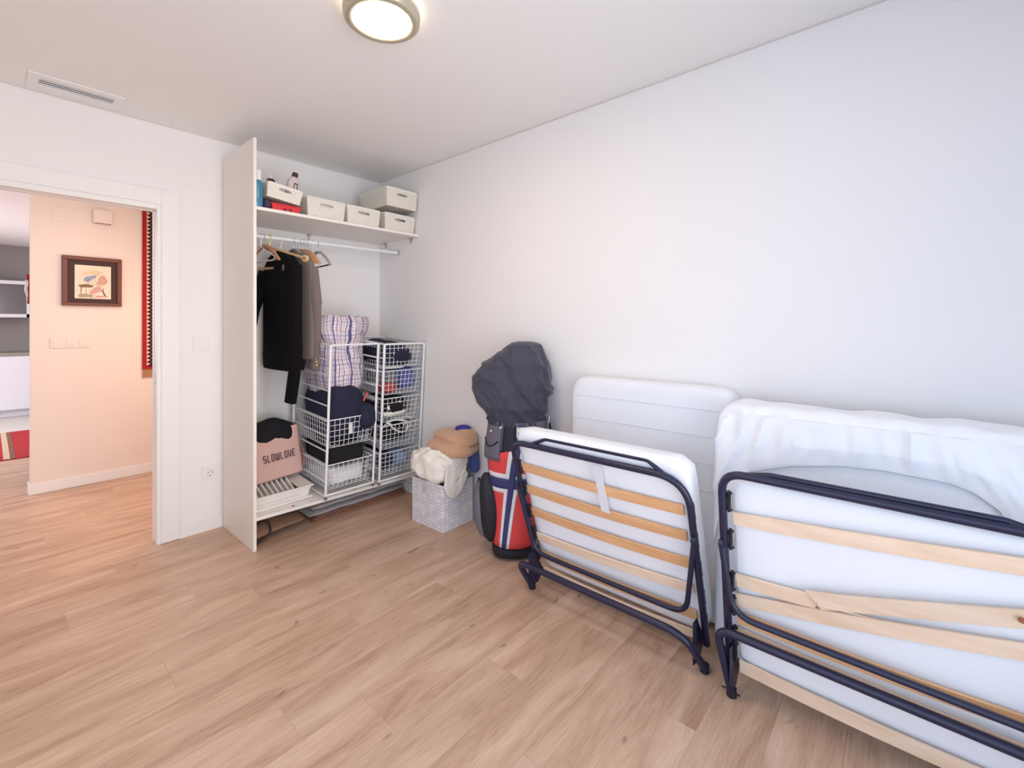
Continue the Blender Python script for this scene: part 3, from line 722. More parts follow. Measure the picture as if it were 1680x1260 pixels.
def plastic_hanger(label, x, rz, span=.19, drop=.10):
    t = thing('clothes_hanger', label, 'hanger', (x, 3.13, rail_z(x)), (0, 0, rz), HG)
    p = [V((0, .016*math.sin(a), .016*math.cos(a))) for a in [math.radians(q) for q in (100, 70, 40, 10, -20, -50, -80, -110, -140)]]
    p += [V((0, -.006, -.024)), V((0, 0, -.036)), V((0, 0, -.07))]
    MB().tube(p, .0036, 6).build('hook', M['wire'], t, smooth=True, local=True)
    q = fillet([V((0, 0, -.066)), V((0, -span, -.066-drop)), V((0, -span+.03, -.085-drop)), V((0, span-.03, -.085-drop)), V((0, span, -.066-drop))], [.02, .014, .014, .014, .014], 4, closed=True)
    MB().tube(q, .0038, 6, closed=True).build('hanger_body', M['wire'], t, smooth=True, local=True)
    return t
plastic_hanger('white tube hanger nearest the wardrobe panel, in front of the wooden ones', 1.148, .22, .15, .075)
wood_hanger('brown wooden hanger just behind the white tube hanger by the panel', 1.165, .10, M['woodh'], .19, .10, bar=1)
# wooden trouser clamp turned towards the room
tc_ = thing('clothes_hanger', 'pale wooden trouser clamp hanger with round end knob, turned outwards', 'hanger', (1.200, 3.13, rail_z(1.2)), (0, 0, .34), HG)
MB().tube([V((0, .015*math.sin(a), .015*math.cos(a))) for a in [math.radians(q) for q in (100, 60, 20, -20, -60, -100, -140)]]+[V((0, 0, -.03)), V((0, 0, -.06))], .0035, 6).build('hook', mat('brass_hook', (206, 176, 112), .35, metal=.6), tc_, smooth=True, local=True)
MB().tube([(0, .06, -.045), (0, -.30, -.150)], .011, 8, flat=.8).build('clamp_bar', M['woodp'], tc_, smooth=True, local=True)
MB().tube([(0, .06, -.060), (0, -.10, -.12), (0, -.24, -.20)], .009, 8, flat=.8).build('clamp_bar', M['woodh'], tc_, smooth=True, local=True)
MB().tube([(0, -.24, -.2), (0, .10, -.20)], .010, 8, flat=.8).build('clamp_bar', M['woodp'], tc_, smooth=True, local=True)
MB().lathe([(.020, -.010), (.022, -.006), (.022, .006), (.020, .010)], (0, -.305, -.152), 18, Matrix.Rotation(PI/2, 4, 'Y').to_quaternion()).build('end_knob', M['woodp'], tc_, smooth=True, local=True)
lab(MB().lathe([(.006, -.0115), (.006, .0115)], (0, -.305, -.152), 10, Matrix.Rotation(PI/2, 4, 'Y').to_quaternion()).build('knob_screw', M['dark'], tc_, local=True), 'dark screw in the knob')
plastic_hanger('white plastic hanger carrying the black jacket', 1.272, 0, .17, .08)
wood_hanger('grey wooden hanger carrying the tweed blazer', 1.355, 0, M['greyh'], .19, .10)
wood_hanger('first brown wooden hanger right of the tweed blazer', 1.395, .03, M['woodh'])
wood_hanger('second brown wooden hanger right of the tweed blazer', 1.418, .0, M['woodh'])
wood_hanger('third wooden hanger right of the blazer, paler, last of the three', 1.442, -.03, M['woodp'])
plastic_hanger('white plastic hanger between the wooden three and the grey end hanger', 1.487, -.10, .14, .09)
wood_hanger('grey hanger with dark trouser bar, rightmost on the rail', 1.520, -.06, M['greyh'], .205, .11, bar=2, thick=.01)

def garment(name, label, cat, x, yc, ztop, zhem, hw, ht, m_, seed, lean=0):
    t = thing(name, label, cat, (x, yc, ztop))
    L = ztop-zhem
    prof = [(0, .16, .55), (.02, .34, .8), (.05, .56, .95), (.09, .76, 1), (.13, .90, 1), (.18, .97, 1), (.28, .98, 1), (.42, .97, .98), (.6, .99, .95), (.8, 1.0, .92), (.97, 1.0, .88), (1, .99, .82)]
    secs = [((x+lean*q, yc, ztop-L*q), (0, 1, 0), (1, 0, 0), hw*a, ht*b, 2.6) for q, a, b in prof]
    def fn(p, n, s, k):
        return p+n*(.006*nz(p, 7, seed)+.004*ridge((p.x, p.y*3, p.z*.5), 5, seed+1))
    # refine vertical resolution
    out = []
    for i in range(len(secs)-1):
        a, b = secs[i], secs[i+1]
        for q in (0, .5):
            out.append((V(a[0]).lerp(V(b[0]), q), a[1], a[2], a[3]*(1-q)+b[3]*q, a[4]*(1-q)+b[4]*q, 2.6))
    out.append(secs[-1])
    MB().loft(out, 40, fn=fn).build('body', m_, t, smooth=True)
    return t
def sleeve(t, pts, rs, m_, seed, flat=.6):
    P = fillet(pts, .12, 6)
    n = len(P); R = [rs[0]+(rs[1]-rs[0])*i/(n-1) for i in range(n)]
    m = MB().tube(P, R, 14, flat=flat)
    m.v = [tuple(V(p)+V((1, 1, 0)).normalized()*.006*nz(p, 11, seed)) for p in m.v]
    return m.build('sleeve', m_, t, smooth=True)
jk = garment('black_jacket', 'black wool jacket hanging from the rail next to the wardrobe panel', 'jacket', 1.262, 3.100, 1.80, 1.030, .250, .052, M['black'], 11)
sleeve(jk, [(1.255, 2.885, 1.69), (1.25, 2.872, 1.45), (1.262, 2.885, 1.10), (1.245, 2.925, .835)], (.062, .052), M['black'], 4)
sleeve(jk, [(1.235, 3.29, 1.68), (1.185, 3.335, 1.45), (1.125, 3.285, 1.215)], (.062, .050), M['black'], 6)
lab(lump(MB(), (1.222, 2.965, 1.678), (.020, .045, .055), 4, 2.4, .003).build('scarf_end', mat('mauve_grey_fabric', (112, 96, 104), .9), jk, smooth=True), 'mauve-grey fabric end at the collar')
bl = garment('tweed_blazer', 'grey-brown tweed blazer hanging right behind the black jacket', 'blazer', 1.372, 3.10, 1.815, 1.10, .215, .040, M['tweed'], 21)
sl = sleeve(bl, [(1.385, 2.945, 1.68), (1.398, 2.915, 1.45), (1.405, 2.930, 1.20), (1.408, 2.952, 1.035)], (.064, .046), M['tweed'], 14)
for k in range(4):
    MB().lathe([(.0085, 0), (.0085, .004), (.006, .006)], (1.402, 2.900-.0005*k+.003*k, 1.058+.022*k), 10, Matrix.Rotation(PI/2, 4, 'X').to_quaternion()).build('cuff_button', M['gold'], sl, smooth=True)
lab(MB().grid(lambda u, v: V((1.365+.01*math.sin(6*v), 3.00+.05*u, 1.02+.22*v)), 4, 8).build('lining', M['maroon'], bl, smooth=True), 'dark maroon lining showing at the front edge')

# ------------------------------------------------------------------ wire drawer towers
TILT = .070
def wire_basket(t, w, d, z0, h, nfront=9, nside=14, nh=5, front_rim=True):
    dr = MB()
    x0, x1, y0, y1 = .012, w-.012, .004, d-.01
    i = .014
    bx0, bx1, by0, by1 = x0+i, x1-i, y0+i, y1-i
    rim = [(x0, y0, z0), (x1, y0, z0), (x1, y1, z0), (x0, y1, z0)]
    root = MB().tube(fillet(rim, .012, 3, closed=True), .0038, 6, closed=True).build('wire_drawer', M['wire'], t, smooth=True, local=True)
    r = .0019; zb = z0-h
    for k in range(nfront+1):
        q = k/nfront; xt = x0+(x1-x0)*q; xb = bx0+(bx1-bx0)*q
        for pts in ([(xt, y0, z0), (xb, by0, zb)], [(xb, by0, zb), (xb, by1, zb)], [(xb, by1, zb), (xt, y1, z0)]): dr.tube(pts, r, 4)
    for k in range(nside+1):
        q = k/nside; yt = y0+(y1-y0)*q; yb = by0+(by1-by0)*q
        for pts in ([(x0, yt, z0), (bx0, yb, zb)], [(bx0, yb, zb), (bx1, yb, zb)], [(bx1, yb, zb), (x1, yt, z0)]): dr.tube(pts, r, 4)
    for k in range(1, nh):
        q = k/nh; z = z0-h*q; f = i*q
        ring = [(x0+f, y0+f, z), (x1-f, y0+f, z), (x1-f, y1-f, z), (x0+f, y1-f, z)]
        for a in range(4): dr.tube([ring[a], ring[(a+1) % 4]], r, 4)
    dr.build('wire_mesh', M['wire'], root, local=True)
    return root
def tower(label, loc, drawers, w=.345, d=.50, h=1.010):
    t = thing('wire_drawer_tower', label, 'drawer tower', loc, (TILT, 0, 0), 'white wire drawer towers in the wardrobe')
    for x in (0, w):
        for y in (0, d):
            p = MB().tube([(x, y, .012), (x, y, h)], .0085, 8).build('post', M['wire'], t, smooth=True, local=True)
            lab(MB().tube([(x, y, 0), (x, y, .022)], .0092, 8).build('foot', M['grey'], p, smooth=True, local=True), 'grey plastic foot')
            lab(MB().lathe([(.0087, 0), (.0080, .004)], (x, y, h), 8).build('post_cap', M['grey'], p, local=True), 'grey plastic cap')
    for x in (0, w):
        for k in range(11):
            z = h-.006-k*.0985
            MB().tube([(x, 0, z), (x, d, z)], .0048 if k else .007, 6).build('rung', M['wire'], t, smooth=True, local=True)
    for y, z in ((0, h-.006), (d, h-.006), (0, .026), (d, .026)):
        MB().tube([(0, y, z), (w, y, z)], .007, 6).build('cross_bar', M['wire'], t, smooth=True, local=True)
    for k, hh in drawers:
        wire_basket(t, w, d, h-.006-k*.0985+.004, hh)
    return t
F1 = V((1.433, 2.845, base_z(1.433, 2.845))); F2 = V((1.823, 2.838, base_z(1.823, 2.838)))
tower('left wire drawer tower holding the plaid bag and dark clothes', F1, [(5, .185), (8, .165)])
tower('right wire drawer tower against the wall with five full drawers', F2, [(0, .17), (2, .17), (4, .17), (6, .17), (8, .165)], w=.345)
def at1(x, y, z): return F1+Matrix.Rotation(TILT, 3, 'X') @ V((x, y, z))
def at2(x, y, z): return F2+Matrix.Rotation(TILT, 3, 'X') @ V((x, y, z))
# contents of the left tower
nb = thing('navy_bag', 'bulging navy cloth bag in the upper drawer of the left tower', 'bag', at1(.17, .25, .34))
def navtop(p):
    return V((p.x, p.y, p.z-.10*max(0, (p.x-(F1.x+.20)))/.15*max(0, min(1, (p.z-.75)/.2))))
m = MB(); lump(m, at1(.1725, .245, .535), (.300, .44, .40), 31, 3.4, .013, 6, top=navtop); m.build('bag_body', M['navy'], nb, smooth=True)
lump(MB(), at1(.285, .045, .50), (.13, .13, .17), 33, 2.4, .012, 9).build('bag_end', M['navy'], nb, smooth=True)
lab(MB().box(at1(.262, .010, .61), at1(.276, .018, .67), Matrix.Rotation(.5, 3, 'Y')).build('zip_pull', mat('coral_ribbon', (206, 84, 92), .7), nb), 'coral red zip ribbon')
lab(MB().box(at1(.142, -.008, .408), at1(.170, -.002, .478)).build('care_label', M['whitecloth'], nb), 'white care label')
o = lump(MB(), at1(.172, .235, .255), (.29, .43, .175), 35, 3.4, .010, 7).build('black_garment', M['blackcloth'], smooth=True); tag(o, 'folded black garment in the bottom drawer of the left tower', 'garment')
o = lump(MB(), at1(.172, .24, .105), (.285, .44, .12), 37, 4, .008, 9).build('white_fabric', M['whitecloth'], smooth=True); tag(o, 'crumpled white fabric under the black garment in the left tower', 'fabric')
# plaid bag
pb_c = at1(.170, .20, .0); zb0 = at1(.17, .2, .665).z
prof = [(0, .13, .17, .01), (.05, .150, .195, .008), (.12, .152, .195, .006), (.20, .150, .19, .004), (.28, .150, .185, .004), (.34, .160, .18, .008), (.41, .184, .175, .016), (.475, .198, .16, .030), (.515, .196, .14, .034), (.505, .15, .09, .030), (.47, .05, .03, .02)]
secs = []
for i in range(len(prof)-1):
    a, b = prof[i], prof[i+1]
    for q in (0, .25, .5, .75):
        h, rx, ry, dx = [a[k]*(1-q)+b[k]*q for k in range(4)]
        secs.append(((pb_c.x+dx, pb_c.y+.02, zb0+h), (1, 0, 0), (0, 1, 0), rx, ry, 2.7))
def fnp(p, n, t, k): return p+n*(.014*nz(p, 6, 51)+.014*ridge((p.x+p.z*.5, p.y*.6, p.z*.5-p.x*.3), 11, 52)+.006*ridge(p, 22, 54))+V((0, 0, .022*nz((p.x, p.y, 0), 16, 53)*(1 if t > .6 else 0)))
m = MB().loft(secs, 56, uv=True, fn=fnp); pbag = m.build('plaid_bag', M['plaid'], smooth=True)
tag(pbag, 'large purple and white plaid bag slumped on top of the navy bag', 'bag')
# contents of the right tower
def bundle(nm, label, cat, c, size, m_, seed, e=2.8, amp=.008, top=None):
    o = lump(MB(), c, size, seed, e, amp, 10, top=top, nu=32, nv=18).build(nm, m_, smooth=True); return tag(o, label, cat)
def slope(p):
    return V((p.x, p.y, p.z-.30*max(0, p.x-F2.x-.12)*(1 if p.z > F2.z+.92 else .5)))
bundle('navy_garment', 'navy garments piled in the top drawer of the right tower', 'garment', at2(.155, .22, .925), (.29, .44, .185), M['navy'], 61, top=slope)
bundle('grey_pouch', 'grey pouch at the left of the second drawer of the right tower', 'pouch', at2(.095, .16, .745), (.15, .28, .13), M['grey'], 63)
bundle('blue_garment', 'blue garment at the right of the second drawer of the right tower', 'garment', at2(.240, .16, .735), (.15, .28, .17), M['blue'], 64)
bundle('red_garment', 'red garment low in the second drawer of the right tower', 'garment', at2(.08, .06, .685), (.13, .09, .08), M['red'], 65)
bundle('white_fabric', 'flat white fabric lying on top of the second drawer of the right tower', 'fabric', at2(.13, .13, .822), (.20, .20, .022), M['whitecloth'], 66, amp=.002)
bundle('black_garment', 'black garment with cream trim in the third drawer of the right tower', 'garment', at2(.135, .20, .535), (.25, .40, .14), M['blackcloth'], 67)
for k in range(2):
    o = MB().lathe([(.012, 0), (.020, .003), (.020, .012), (.012, .014)], at2(.075+.075*k, .022, .545+.02*k), 16, R90).build('cream_ring', M['cream'], smooth=True)
    tag(o, ['left cream ring against the front of the third drawer', 'right cream ring against the front of the third drawer'][k], 'ring', 'cream rings in the third drawer')
bundle('cream_roll', 'cream strip lying along the bottom of the third drawer', 'fabric', at2(.12, .035, .498), (.21, .035, .035), M['cream'], 70, amp=.004)
bundle('black_bag', 'black soft bag in the fourth drawer of the right tower', 'bag', at2(.145, .22, .335), (.26, .40, .14), M['blackcloth'], 71)
cb_ = MB()
pts = []
for k in range(90):
    a = k/90*2*PI*3
    pts.append(at2(.165+.12*math.cos(a)*(1 if k < 45 else .7)+.01*math.sin(a*.7), .040+.030*math.sin(a*.5), .395+.052*math.sin(a+.6*math.cos(a*.33))))
cb_.tube(pts, .0055, 6)
tag(cb_.build('coiled_cable', M['wire'], smooth=True), 'white cable in loose coils over the fourth drawer of the right tower', 'cable')
bundle('navy_garment', 'navy garment in the bottom drawer of the right tower', 'garment', at2(.095, .22, .135), (.14, .38, .15), M['navy'], 73)
bundle('blue_garment', 'pale blue garment in the bottom drawer of the right tower', 'garment', at2(.235, .22, .120), (.13, .38, .10), mat('pale_blue_cloth', (150, 168, 208), .9), 74)

# ------------------------------------------------------------------ dish rack and pink bag on the bottom board
dk = thing('dish_rack', 'white plastic dish rack with drip tray on the wardrobe bottom board', 'dish rack', (1.215, 3.10, base_z(1.2, 3.1)))
A = TILT
def dz(y): return base_z(1.2, 3.1)+.070*(y-3.1)+.001
m = MB(); x0, x1, y0, y1 = 1.032, 1.392, 2.935, 3.29
m.hexa([(x0, y0, dz(y0)), (x1, y0, dz(y0)), (x1, y1, dz(y1)), (x0, y1, dz(y1))], [(x0, y0, dz(y0)+.010), (x1, y0, dz(y0)+.010), (x1, y1, dz(y1)+.010), (x0, y1, dz(y1)+.010)])
m.build('drip_tray', M['lacq2'], dk, bevel=.003)
m = MB()
def quad_ring(i0, z0, i1, z1, t=.004):
    a = [(x0+i0, y0+i0), (x1-i0, y0+i0), (x1-i0, y1-i0), (x0+i0, y1-i0)]; b = [(x0+i1, y0+i1), (x1-i1, y0+i1), (x1-i1, y1-i1), (x0+i1, y1-i1)]
    for k in range(4):
        l = (k+1) % 4
        P = [V((*a[k], dz(a[k][1])+z0)), V((*a[l], dz(a[l][1])+z0)), V((*b[l], dz(b[l][1])+z1)), V((*b[k], dz(b[k][1])+z1))]
        n = (P[1]-P[0]).cross(P[3]-P[0]).normalized()*t
        m.add(P+[p-n for p in P], [(0, 1, 2, 3), (7, 6, 5, 4), (0, 4, 5, 1), (1, 5, 6, 2), (2, 6, 7, 3), (3, 7, 4, 0)])
quad_ring(.022, .010, .006, .078)
m.build('rack_wall', M['lacq2'], dk, bevel=.0015)
m = MB(); quad_ring(-.004, .074, -.006, .082, .010); m.build('rack_rim', M['lacq2'], dk, bevel=.002)
MB().hexa([(x1-.075, y0+.012, dz(y0)+.066), (x1-.006, y0+.012, dz(y0)+.066), (x1-.006, y1-.012, dz(y1)+.066), (x1-.075, y1-.012, dz(y1)+.066)],
          [(x1-.075, y0+.012, dz(y0)+.072), (x1-.006, y0+.012, dz(y0)+.072), (x1-.006, y1-.012, dz(y1)+.072), (x1-.075, y1-.012, dz(y1)+.072)]).build('cutlery_shelf', M['lacq2'], dk, bevel=.002)
MB().hexa([(x0, y0+.012, dz(y0)+.030), (x1-.075, y0+.012, dz(y0)+.030), (x1-.075, y1-.012, dz(y1)+.030), (x0, y1-.012, dz(y1)+.030)],
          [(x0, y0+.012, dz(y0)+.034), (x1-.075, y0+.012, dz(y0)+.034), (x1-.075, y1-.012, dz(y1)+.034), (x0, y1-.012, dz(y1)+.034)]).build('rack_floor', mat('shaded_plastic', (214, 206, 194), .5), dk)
for k in range(9):
    x = x0+.012+.031*k
    MB().hexa([(x, y0+.05, dz(y0)+.034), (x+.014, y0+.05, dz(y0)+.034), (x+.014, y1-.16, dz(y1)+.030), (x, y1-.16, dz(y1)+.030)],
              [(x+.002, y0+.055, dz(y0)+.060), (x+.012, y0+.055, dz(y0)+.060), (x+.012, y1-.165, dz(y1)+.088), (x+.002, y1-.165, dz(y1)+.088)]).build('plate_rib', M['lacq2'], dk, bevel=.002)

PKX = 1.250
pk = thing('pink_tote_bag', 'pink canvas tote bag printed with dark lettering, standing on the dish rack', 'bag', (1.250, 3.185, .305))
RB = Matrix.Rotation(-.07, 3, 'Y'); po = V((1.250, 3.185, .312))
def pkp(x, y, z): return po+RB @ V((x, y, z))
hts = [0, .01, .04, .10, .17, .24, .30, .325]
secs = [(pkp(0, 0, h), RB @ V((1, 0, 0)), (0, 1, 0), .172-.010*(h/.32), .085-.03*(h/.32) if h > .005 else .07, 5) for h in hts]
m = MB().loft(secs, 44, cap1=False, fn=lambda p, n, t, k: p+n*.005*nz(p, 12, 81)+V((0, 0, (-.016*math.exp(-((p.x-1.165)/.035)**2) if t > .9 and p.y < 3.18 else 0))))
bgm = m.build('bag_body', M['pink'], pk, smooth=True)
lab(MB().grid(lambda u, v: pkp(.165+.030*math.sin(PI*min(1, v*1.1))*(1-v*.3), -.055+.13*u, .01+.20*v), 5, 8).build('side_gusset', M['pink'], pk, smooth=True), 'side gusset folded outwards')
# printed word
G = {'S': [[(1, 1), (0, 1), (0, .5), (1, .5), (1, 0), (0, 0)]], 'L': [[(0, 1), (0, 0), (.9, 0)]], 'O': [[(0, 0), (0, 1), (1, 1), (1, 0), (0, 0)]],
     'W': [[(0, 1), (0, 0), (1, 0), (1, 1)], [(.5, .9), (.5, 0)]], 'V': [[(0, 1), (0, .25), (.4, 0), (1, .25), (1, 1)], [(.0, 1), (1, 1)]][:1], 'E': [[(1, 1), (0, 1), (0, 0), (1, 0)], [(0, .5), (.8, .5)]]}
wx = -.083
for chh in 'SLOWLOVE':
    wdt = .020 if chh == 'W' else .0135
    m = MB()
    for st in G[chh]:
        P = [pkp(wx+a*wdt, -.0865+.0305*(.128+c*.042)/.32+(-.0015), .128+c*.042) for a, c in st]
        P = [V((p.x, p.y-.004, p.z)) for p in P]
        for a, b in zip(P, P[1:]):
            d = (b-a).normalized(); m.tube([a-d*.002, b+d*.002], .0026, 4)
    m.build('letter', M['ink'], pk)
    wx += wdt+.0115
o = lump(MB(), (1.235, 3.19, .600), (.30, .13, .17), 83, 2.6, .014, 9).build('black_clothes', M['blackcloth'], smooth=True); tag(o, 'black clothes heaped in the mouth of the pink tote bag', 'clothes')

# ------------------------------------------------------------------ under the bottom board
kb = thing('brown_paper_bag', 'flattened brown paper bag lying under the wardrobe bottom board', 'paper bag', (1.22, 3.03, 0))
def kbf(u, v): return V((1.035+.355*u, 2.93+.30*v+.02*u*(1-v)+.09*u, .003+.10*(math.sin(PI*min(1, .15+v*.8))**1)*(1-.5*u)+.006*nz((u*4, v*5, 1), 1, 91)))
o = MB().grid(kbf, 16, 12).build('bag_panel', M['kraft'], kb, smooth=True); md = o.modifiers.new('s', 'SOLIDIFY'); md.thickness = .003
MB().tube(fillet([(1.04, 2.925, .012), (1.14, 2.945, .045), (1.15, 3.02, .11), (1.05, 2.99, .10)], .04, 5), .006, 6).build('bag_handle', mat('dark_brown_cord', (60, 40, 40), .8), kb, smooth=True)
cbx = thing('cardboard_sheets', 'thin brown cardboard sheets on the floor under the grey blanket', 'cardboard', (1.8, 3.07, 0))
for k in range(3):
    MB().hexa([(1.415+.02*k, 2.985+.015*k, .001+.009*k), (2.165, 3.00+.012*k, .001+.009*k), (2.165, 3.30, .001+.009*k), (1.46, 3.30, .001+.009*k)], [(1.415+.02*k, 2.985+.015*k, .009+.009*k), (2.165, 3.00+.012*k, .009+.009*k), (2.165, 3.30, .009+.009*k), (1.46, 3.30, .009+.009*k)]).build('sheet', M['card'], cbx)
gb = thing('grey_blanket', 'folded grey blanket stuffed under the wardrobe bottom board', 'blanket', (1.8, 3.1, .03))
for k in range(3):
    m = MB()
    secs = []
    for i in range(26):
        q = i/25; x = 1.40+.035*k+(.745-.03*k)*q
        secs.append(((x, 3.125+.012*k+.012*nz((x, k, 0), 6, 95), .046+.030*k+.006*nz((x, k, 3), 9, 96)), (0, 1, 0), (0, 0, 1), .125-.012*k+.02*nz((x, k, 5), 7, 97), .0155*(min(1, .25+q*12) if q < .1 else 1), 3.2))
    m.loft(secs, 24, fn=lambda p, n, t, kk: p+n*.004*nz(p, 30, 98)); m.build('fold', M['blanket'], gb, smooth=True)

# ------------------------------------------------------------------ woven floor basket with laundry
wb = thing('woven_strap_basket', 'square white strap-woven basket of laundry on the floor by the golf bag', 'basket', (2.015, 2.375, 0))
bx0, bx1, by0, by1, bh = 1.886, 2.150, 2.222, 2.535, .292
m = MB()
ha, hb, hc, hd = 2.385, 2.432, .218, .258
m.box((bx0, by0, .001), (bx0+.006, ha, bh)).box((bx0, hb, .001), (bx0+.006, by1, bh)).box((bx0, ha, .001), (bx0+.006, hb, hc)).box((bx0, ha, hd), (bx0+.006, hb, bh))
m.box((bx0+.006, by0, .001), (bx1, by0+.006, bh)).box((bx1-.006, by0+.006, .001), (bx1, by1, bh)).box((bx0+.006, by1-.006, .001), (bx1-.006, by1, bh)).box((bx0+.006, by0+.006, .001), (bx1-.006, by1-.006, .007))
m.build('woven_body', M['strap'], wb, bevel=.001)
lab(MB().box((bx0+.0065, ha-.01, hc-.01), (bx0+.0095, hb+.01, hd+.01)).build('hand_hole_shade', mat('interior_shade_grey', (200, 198, 206), .9), wb), 'grey plate standing in for the shaded inside of the hand hole')  # added grey plate paints the shaded basket interior seen through the hole
r = fillet([(bx0+.003, by0+.003, bh+.002), (bx1-.003, by0+.003, bh+.002), (bx1-.003, by1-.003, bh+.002), (bx0+.003, by1-.003, bh+.002)], .006, 3, closed=True)
MB().tube(r, .0055, 6, closed=True).build('rim', M['strap'], wb, smooth=True)
cr = thing('cream_linen', 'crumpled cream bed linen spilling over the woven basket', 'linen', (2.0, 2.36, .3))
def cream_top(p):
    return p+V((-.006, -.006, .016))*ridge((p.x*1.7+p.y*1.2+p.z*.5, p.y*.5-p.x*.5, p.z*.4), 13, 103)+V((-.003, -.003, .006))*ridge((p.x*2-p.y*.6, p.y+p.x, p.z), 17, 105)
lump(MB(), (1.995, 2.385, .385), (.275, .345, .205), 101, 3, .020, 8, top=cream_top, nu=110, nv=64).build('linen_heap', M['cream'], cr, smooth=True)
def flap(u, v):
    x = 1.885+.185*u; s = v
    return V((x+.01*math.sin(v*7), 2.225-.016*math.sin(s*PI*.6)-.006, .455-.235*s*(.5+.5*math.sin(PI*min(1, .18+u*.82)))-.02*(1-u)))+V((0, -.012*ridge((x*3, s, 0), 5, 104), 0))
o = MB().grid(lambda u, v: flap(u, v) if v > .02 else flap(u, v)+V((0, .05, 0)), 20, 16).build('linen_flap', M['cream'], cr, smooth=True); md = o.modifiers.new('s', 'SOLIDIFY'); md.thickness = .008
bw = thing('beige_towels', 'beige towels folded on top of the cream linen in the woven basket', 'towel', (2.06, 2.36, .5))
lump(MB(), (2.055, 2.330, .520), (.26, .40, .105), 111, 2.3, .020, 7, nu=64, nv=32, top=lambda p: p-V((0, 0, .5*((p.y-2.33)/.2)**2*.08))).build('towel_fold', M['beige'], bw, smooth=True)
lump(MB(), (2.08, 2.315, .575), (.21, .32, .085), 113, 2.2, .020, 7, nu=64, nv=32, top=lambda p: p-V((0, 0, .6*((p.y-2.315)/.16)**2*.06))).build('towel_fold', M['beige'], bw, smooth=True)
o = lump(MB(), (2.125, 2.29, .612), (.09, .11, .045), 115, 2.4, .004).build('blue_garment', mat('royal_blue_cloth', (60, 60, 150), .85), smooth=True); tag(o, 'royal blue garment peeping from behind the beige towels', 'garment')
o = lump(MB(), (2.140, 2.195, .40), (.06, .06, .13), 117, 2.6, .006).build('blue_garment', M['blue'], smooth=True); tag(o, 'blue garment hanging over the basket edge beside the golf bag', 'garment')

# ------------------------------------------------------------------ golf bag (built upright in its own frame, then turned to face the room)
gb_ = thing('golf_bag', 'grey golf bag with dark hood and red white and blue cross panel', 'golf bag', (2.0, 1.735, 0), (0, 0, -.855))
BR = .152
def axis(z): return .004+.040*z            # lateral lean
def rad(z):
    pr = [(0, .105), (.05, .118), (.14, .126), (.30, .138), (.45, .158), (.57, .178), (.63, .180), (.72, .168), (.80, .162)]
    for (a, b), (c, d) in zip(pr, pr[1:]):
        if z <= c: return b+(d-b)*(z-a)/(c-a)
    return .16
def gp(th, z, off=0):       # th = 0 faces the room (local -y), positive to the right
    r = rad(z)+off; return V((axis(z)+r*math.sin(th), -r*.92*math.cos(th), z))
secs = [((axis(z), 0, z), (1, 0, 0), (0, 1, 0), rad(z), rad(z)*.92, 2.2) for z in (.055, .09, .14, .2, .28, .36, .44, .52, .6, .66, .72, .78)]
MB().loft(secs, 40).build('bag_body', M['bagg'], gb_, smooth=True, local=True)
MB().loft([((axis(0), 0, z), (1, 0, 0), (0, 1, 0), r, r*.92, 2.6) for z, r in ((.012, .112), (.018, .120), (.050, .124), (.066, .120), (.070, .110))], 40).build('base', M['bagb'], gb_, smooth=True, local=True)
for th in (-.35, .9, 2.4, -2.2): MB().box(gp(th, 0, -.03)+V((-.022, -.014, 0)), gp(th, 0, -.03)+V((.022, .014, .014))).build('base_foot', mat('pale_rubber_%d' % int(th*10), (170, 180, 206), .6), gb_, local=True)
def patch(nm, m_, th0, th1, z0, z1, off, nu=10, nv=12, slant=0, zt=None, lab_=None):
    def f(u, v):
        z = z0+(z1-z0)*v
        th = th0+(th1-th0)*u
        if zt: z = z0+(zt(th)-z0)*v
        return gp(th+slant*(z-.35), z, off)
    o = MB().grid(f, nu, nv).build(nm, m_, gb_, smooth=True, local=True)
    md = o.modifiers.new('s', 'SOLIDIFY'); md.thickness = .003; md.offset = 0
    return o
topz = lambda th: .640-.045*max(0, -th)/1.2-.10*max(0, th-.3)
patch('panel', M['bagb'], -1.17, 1.12, .062, .66, .004, 24, 20, zt=lambda th: topz(th)+.008)
NC = -.24
patch('red_field', M['flagr'], -1.10, 1.05, .075, .65, .007, 24, 16, zt=topz)
patch('white_stripe', M['flagw'], -1.10, 1.08, .392, .420, .0085, 20, 3)
patch('white_stripe', M['flagw'], -1.10, 1.08, .474, .502, .0085, 20, 3)
patch('white_stripe', M['flagw'], NC-.23, NC-.09, .075, .630, .0095, 3, 16, slant=.75)
patch('white_stripe', M['flagw'], NC+.09, NC+.23, .075, .625, .0095, 3, 16, slant=.75)
patch('navy_stripe', M['flagn'], -1.10, 1.08, .418, .476, .0105, 20, 3)
patch('navy_stripe', M['flagn'], NC-.10, NC+.10, .075, .640, .0115, 3, 16, slant=.75)
